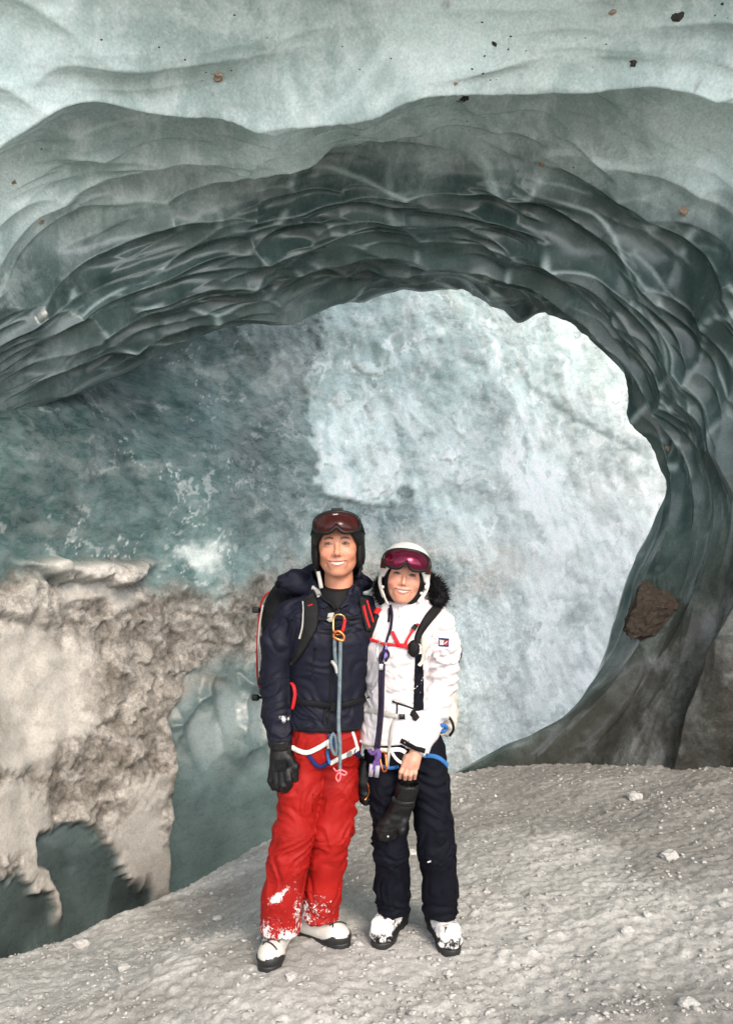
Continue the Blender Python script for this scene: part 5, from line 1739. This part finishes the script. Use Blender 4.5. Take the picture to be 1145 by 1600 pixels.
Yk = YW - .17
carabiner('carabiner', 'violet carabiner on the red chest strap of the white jacket', (596, 1019), 13, 34, -4, M_METAL, M_VIOLET, Yk)
carabiner('carabiner', 'copper carabiner hanging below the hem of the white jacket', (599, 1190), 9, 32, 8, M_COPPER, M_COPPER, Yk + .01)
lan2 = thing('rope_lanyard', 'dark plum rope lanyard with purple end hanging down the white jacket', 'lanyard', Q(592, 1170, -.17))
mk('strand', tube(spline([Q(597, 1034, -.17), Q(594, 1060, -.165), Q(594, 1100, -.155), Q(591, 1140, -.16), Q(587, 1170, -.155)], 50), .0085, 8), M_DKROPE, lan2)
mk('strand', tube(spline([Q(599, 1038, -.175), Q(598, 1070, -.17), Q(597, 1110, -.165), Q(594, 1145, -.165), Q(591, 1172, -.16)], 50), .0075, 8), M_DKROPE, lan2)
mk('eye_splice', tube(spline([Q(596, 1040, -.18), Q(593, 1030, -.18), Q(596, 1020, -.185), Q(604, 1016, -.185), Q(607, 1024, -.18), Q(602, 1034, -.18)], 24), .005, 8), M_DKROPE, lan2)
mk('clamp', (lambda s_: s_)(surfnet(lambda p: rbox(p, Q(595, 1042, -.18), (.010, .008, .014), .004), Q(595, 1042, -.18) - .024, Q(595, 1042, -.18) + .024, .004)), M_METAL, lan2)
mk('purple_sling', tube(spline([Q(577, 1172, -.15), Q(583, 1178, -.165), Q(590, 1172, -.17), Q(592, 1182, -.175), Q(586, 1192, -.17), Q(582, 1204, -.165)], 26), .012, 8, flat=.6), M_PURPLE, lan2)
mk('purple_sling', tube(spline([Q(588, 1170, -.16), Q(589, 1185, -.17), Q(590, 1200, -.165)], 14), .010, 8, flat=.6), M_PURPLE, lan2)
for k, (u0, v0, u1, v1) in enumerate(((581, 1194, 579, 1213), (590, 1196, 588, 1214))):
    mk('sewn_end', tube(np.array([Q(u0, v0, -.172), Q(u1, v1, -.165)]), .010, 8, flat=.6), plain('grey_sleeve%d' % k, (.30, .28, .33), .6), lan2)

# glove she holds, hanging by its cuff
def f_hg(p):
    d = rcone(p, Q(637, 1228, -.13), Q(631, 1252, -.12), .050, .044)
    d = smax(d, -rcone(p, Q(639, 1215, -.14), Q(636, 1240, -.128), .040, .036), .004)
    d = smin(d, smin(rcone(p, Q(630, 1256, -.115), Q(617, 1283, -.10), .041, .044), rcone(p, Q(622, 1265, -.11), Q(606, 1290, -.10), .036, .036), .02), .02)
    for (u0, v0, u1, v1, r, dd) in ((620, 1286, 612, 1313, .0165, 0), (612, 1288, 603, 1312, .017, -.015), (605, 1287, 596, 1306, .0165, -.02), (599, 1284, 592, 1298, .015, -.01)):
        d = smin(d, rcone(p, Q(u0, v0, -.105 + dd), Q(u1, v1, -.10 + dd), r + .003, r), .008)
    d = smin(d, rcone(p, Q(634, 1272, -.12), Q(627, 1298, -.14), .018, .015), .012)
    return d
hg = surfnet(f_hg, Q(578, 1330, -.24), Q(668, 1208, .02), .0048)
hgl = thing('glove', 'empty black glove hanging from the bare hand of the woman', 'glove', Q(620, 1260, -.12))
hgv = wrinkle(*hg, .005, 17.0)
mk('shell', hgv, M_LEATHER, hgl)
HG = Skin(hgv)
mk('wrist_strap', strap(HG, [(615, 1248), (628, 1257), (645, 1255)], .020, .006), M_PLASTIC, hgl)
mk('toggle', surfnet(lambda p: sph(p, Q(606, 1307, -.145), .006), Q(606, 1307, -.145) - .012, Q(606, 1307, -.145) + .012, .003), M_METAL, hgl)

# her other glove, seen between the two people
def f_og(p):
    d = chain(p, [Q(572, 1195, .02), Q(570, 1220, .0), Q(571, 1240, .0)], [.040, .038, .032], .02)
    for (u0, v0, u1, v1, r, dd) in ((566, 1238, 566, 1252, .014, 0), (571, 1240, 572, 1256, .015, -.015), (576, 1238, 579, 1250, .014, -.01)):
        d = smin(d, rcone(p, Q(u0, v0, dd), Q(u1, v1, dd), r + .003, r), .008)
    return smin(d, rcone(p, Q(577, 1215, -.03), Q(580, 1232, -.04), .014, .012), .01)
og = surfnet(f_og, Q(548, 1270, -.12), Q(595, 1175, .12), .005)
ogl = thing('glove', 'black glove with orange cord hanging beside the red trousers', 'glove', Q(571, 1220, 0))
ogv = wrinkle(*og, .004, 19.0)
mk('shell', ogv, M_LEATHER, ogl)
mk('orange_cord', strap(Skin(ogv), [(574, 1222), (578, 1232), (576, 1244), (570, 1250)], .005, .003), M_COPPER, ogl)

# ------------------------------------------------------------------ stones in the ice, lumps and crumbs of snow on the floor
gv = VP.reshape(len(tt), NA, 3)[21::3, ::3]
VS = Skin((gv.reshape(-1, 3), grid_faces(gv.shape[0], gv.shape[1])))
def rock_mat(name, c0, c1, sc=30):
    m, nt, b = new_mat(name)
    v = coords(nt)
    n1 = noise_node(nt, v, sc, 5, 0.7, 0.6)
    c = ramp(nt, n1, [(0.3, c0), (0.68, c1)])
    nt.links.new(c, b.inputs['Base Color'])
    b.inputs['Roughness'].default_value = 0.8
    bump(nt, b, n1, 1.0, 0.03 if sc < 30 else 0.012)
    return m
M_ROCK_D = rock_mat('dark_brown_rock', (0.004, 0.003, 0.002), (0.060, 0.040, 0.026), 34)
M_ROCK_T = rock_mat('tan_rock', (0.16, 0.10, 0.06), (0.55, 0.43, 0.33), 60)
M_ROCK_K = rock_mat('charcoal_rock', (0.012, 0.011, 0.010), (0.07, 0.06, 0.05), 70)
M_LUMP = rock_mat('clean_snow_lump', (0.42, 0.41, 0.39), (0.66, 0.65, 0.63), 90)
M_CRUMB = rock_mat('grey_snow_crumb', (0.42, 0.41, 0.395), (0.64, 0.63, 0.61), 90)

def ico(sub):
    bm = bmesh.new()
    bmesh.ops.create_icosphere(bm, subdivisions=sub, radius=1.0)
    v = np.array([q.co[:] for q in bm.verts])
    f = [tuple(q.index for q in g.verts) for g in bm.faces]
    bm.free()
    return v, f
IC1, IC2, IC4 = ico(1), ico(2), ico(4)

# the boulder frozen into the foot of the right wall
h, n_ = VS.at(1024, 968)
v, f = IC4
fac = v.copy()
brng = np.random.default_rng(8)
for _ in range(26):                                             # knock flat faces off it
    nrm_ = brng.normal(size=3)
    nrm_ /= np.linalg.norm(nrm_)
    dd_ = fac @ nrm_ - brng.uniform(.62, .86)
    fac = fac - np.clip(dd_, 0, None)[:, None] * nrm_
fac = fac * (1.06 + 0.16 * fbm(v * 2.4 + 3, 3) + 0.22 * (ridged(v * np.array([3, 3, 7]) + 5, 4) - .55))[:, None] * np.array([.95, .6, 1.25])
k = 5.9 / F_PX * 46
ca, sa = math.cos(-.55), math.sin(-.55)
bx_ = fac[:, 0] * ca - fac[:, 2] * sa * 1.15
bz_ = fac[:, 0] * sa + fac[:, 2] * ca * 1.0
bw = np.stack([bx_ * k, fac[:, 1] * k, bz_ * k], 1) + h - n_ * 0.07
bo = mesh_obj('boulder', bw, f, M_ROCK_D, None, False)
tag(bo, 'dark brown boulder frozen into the foot of the right ice wall', 'boulder')

STN = [(340, 118, 12, 10, 'T', 'tan and brown stone stuck in the bright ceiling, upper left'),
       (958, 17, 8, 6, 'T', 'small pale tan stone at the top edge of the ceiling'),
       (1062, 27, 15, 9, 'K', 'charcoal stone in the ceiling near the top right corner'),
       (722, 153, 12, 7, 'K', 'charcoal stone under the first ceiling lip, right of centre'),
       (711, 129, 4, 5, 'T', 'tiny rust-coloured stone just above the first ceiling lip'),
       (990, 98, 9, 6, 'K', 'flat charcoal stone on the bright ceiling, right side'),
       (847, 256, 6, 6, 'T', 'small pale stone amid dark specks in the ceiling, right of centre'),
       (1074, 331, 17, 6, 'T', 'long pale stone sliver in the dark ceiling at the right'),
       (20, 285, 7, 3, 'T', 'small orange stone in the bright ceiling at the left edge'),
       (63, 347, 6, 4, 'T', 'small cream stone low on the bright ceiling at the left'),
       (772, 68, 6, 4, 'K', 'small dark pebble high in the ceiling right of centre'),
       (1044, 702, 5, 4, 'T', 'small reddish stone in the dark wall beside the rim')]
srng = np.random.default_rng(3)
for i, (u0, v0, ru, rv, kd, lab) in enumerate(STN):
    h, n_ = VS.at(u0, v0)
    Yh = h[1]
    v, f = IC2
    w = v * (1 + .8 * fbm(v * 1.6 + 10 * i, 3))[:, None]
    k = Yh / F_PX
    w = np.stack([w[:, 0] * ru * k, w[:, 1] * min(ru, rv) * k, w[:, 2] * rv * k * 1.25], 1)
    o = mesh_obj('stone', w * .85 + h + np.array([0, .4, .4]) * k * min(ru, rv), f, M_ROCK_T if kd == 'T' else M_ROCK_K, None, False)
    tag(o, lab, 'stone', 'stones frozen into the cave ceiling')
# specks of grit round the stones
gvv, gff = [], []
for i in range(110):
    c = [(340, 118), (400, 60), (1062, 27), (722, 153), (847, 256), (770, 90), (958, 60), (560, 140), (240, 60), (100, 250)][srng.integers(10)]
    u0, v0 = c[0] + srng.normal() * 45, c[1] + srng.normal() * 32
    if not (2 < u0 < 1143 and 2 < v0 < 400):
        continue
    h, n_ = VS.at(u0, v0)
    v, f = IC1
    r = srng.uniform(.3, 1.0) ** 2 * .0075
    w = v * (r * (1 + .5 * srng.normal(size=(len(v), 1)) * .6)) * np.array([1.6, 1, .8]) + h + np.array([0, .3, .3]) * r
    o = len(gvv)
    gvv += list(w)
    gff += [tuple(np.array(q) + o) for q in f]
go = mesh_obj('ceiling_grit', np.array(gvv), gff, M_ROCK_K, None, False)
go['kind'] = 'stuff'
go['label'] = 'dark grit specks scattered through the pale ceiling ice'
go['category'] = 'grit'

# single lumps one can pick out on the snow slope
LUMPS = [(965, 1180, 9, 'leftmost of the four ice lumps at the foot of the right wall'), (1003, 1177, 11, 'largest of the four ice lumps at the foot of the right wall'),
         (1027, 1184, 7, 'third from left of the four ice lumps at the foot of the right wall'), (1050, 1178, 7, 'rightmost of the four ice lumps at the foot of the right wall'),
         (990, 1247, 10, 'flat pale lump alone on the slope below the four lumps by the wall'), (1045, 1341, 12, 'large rough clod half sunk in the slope near the right edge'),
         (1128, 1414, 6, 'small white lump close to the right edge of the slope'), (1010, 1430, 6, 'small round lump in the middle of the right slope'),
         (978, 1455, 8, 'oblong lump just below the small round lump on the right slope'), (1075, 1572, 14, 'white slab of snow in the bottom right corner'),
         (643, 1335, 7, 'pale lump seen between the trouser legs of the woman'), (560, 1476, 6, 'small lump between the boots of the two people'),
         (293, 1470, 6, 'pointed white lump on the slope left of the red trousers'), (195, 1515, 9, 'long pale lump in the left foreground'),
         (340, 1437, 7, 'pale lump on the slope near the foot of the clear ice pillar'), (128, 1478, 11, 'pale clod on the crest at the left below the dark ice pockets'),
         (455, 1528, 8, 'white clod right in front of the white boot of the man'), (760, 1395, 5, 'small lump right of the dark trousers of the woman'),
         (60, 1560, 6, 'small lump in the bottom left corner'), (700, 1522, 6, 'small lump just in front of the ski boots of the woman')]
gsub = np.stack([GX, GY, GZ], -1)
ii = np.where((gx > -2.6) & (gx < 3.4))[0][::3]
jj = np.where((gy > 2.4) & (gy < 7.2))[0][::3]
gs_ = gsub[np.ix_(ii, jj)]
GS = Skin((gs_.reshape(-1, 3), grid_faces(len(ii), len(jj), True)))
for i, (u0, v0, r, lab) in enumerate(LUMPS):
    h, n_ = GS.at(u0, v0)
    v, f = IC2
    w = v * (1 + .55 * fbm(v * 1.3 + 7 * i, 3))[:, None]
    k = h[1] / F_PX * r
    w = w * np.array([1.15, 1.0, .75]) * k + h + np.array([0, 0, .25 * k])
    o = mesh_obj('snow_lump', w, f, M_LUMP, None, False)
    tag(o, lab, 'snow lump', 'loose snow lumps on the slope')

def crumbs(name, label, n, seed, rmin, rmax, mat):
    r_ = np.random.default_rng(seed)
    base_v, base_f = IC1
    base_f = np.array(base_f)
    u = r_.uniform(-60, 1205, n)
    Y = 2.6 + 4.0 * r_.random(n) ** 1.5
    X = (u - W_PX / 2) / F_PX * Y
    pp = np.stack([X, Y, 0 * X], 1)
    keep = (noise3(pp * 2.3 + 5) + .5 * noise3(pp * 6) > r_.uniform(-.5, .5, n)) & (Y < np.interp(X, CR[:, 0], CR[:, 1]) + .1)
    pp = pp[keep]
    ix = np.clip(np.searchsorted(gx, pp[:, 0]) - 1, 0, len(gx) - 2)
    iy = np.clip(np.searchsorted(gy, pp[:, 1]) - 1, 0, len(gy) - 2)
    pp[:, 2] = GZ[ix, iy]
    m_ = len(pp)
    R = rmin + (rmax - rmin) * r_.random(m_) ** 3.5
    sh = 1 + .38 * r_.normal(size=(m_, len(base_v)))
    sc = r_.uniform(.7, 1.35, (m_, 1, 3)) * np.array([1.15, 1.0, .62])
    V_ = base_v[None] * sh[:, :, None] * sc * R[:, None, None] + pp[:, None, :] + np.array([0, 0, .15]) * R[:, None, None]
    F_ = base_f[None] + (np.arange(m_) * len(base_v))[:, None, None]
    o = mesh_obj(name, V_.reshape(-1, 3), F_.reshape(-1, 3), mat, None, False)
    o['kind'] = 'stuff'
    o['label'] = label
    o['category'] = 'snow'
    return o
crumbs('snow_crumbs', 'fine pale snow crumbs strewn all over the slope', 16000, 4, .0022, .012, M_CRUMB)
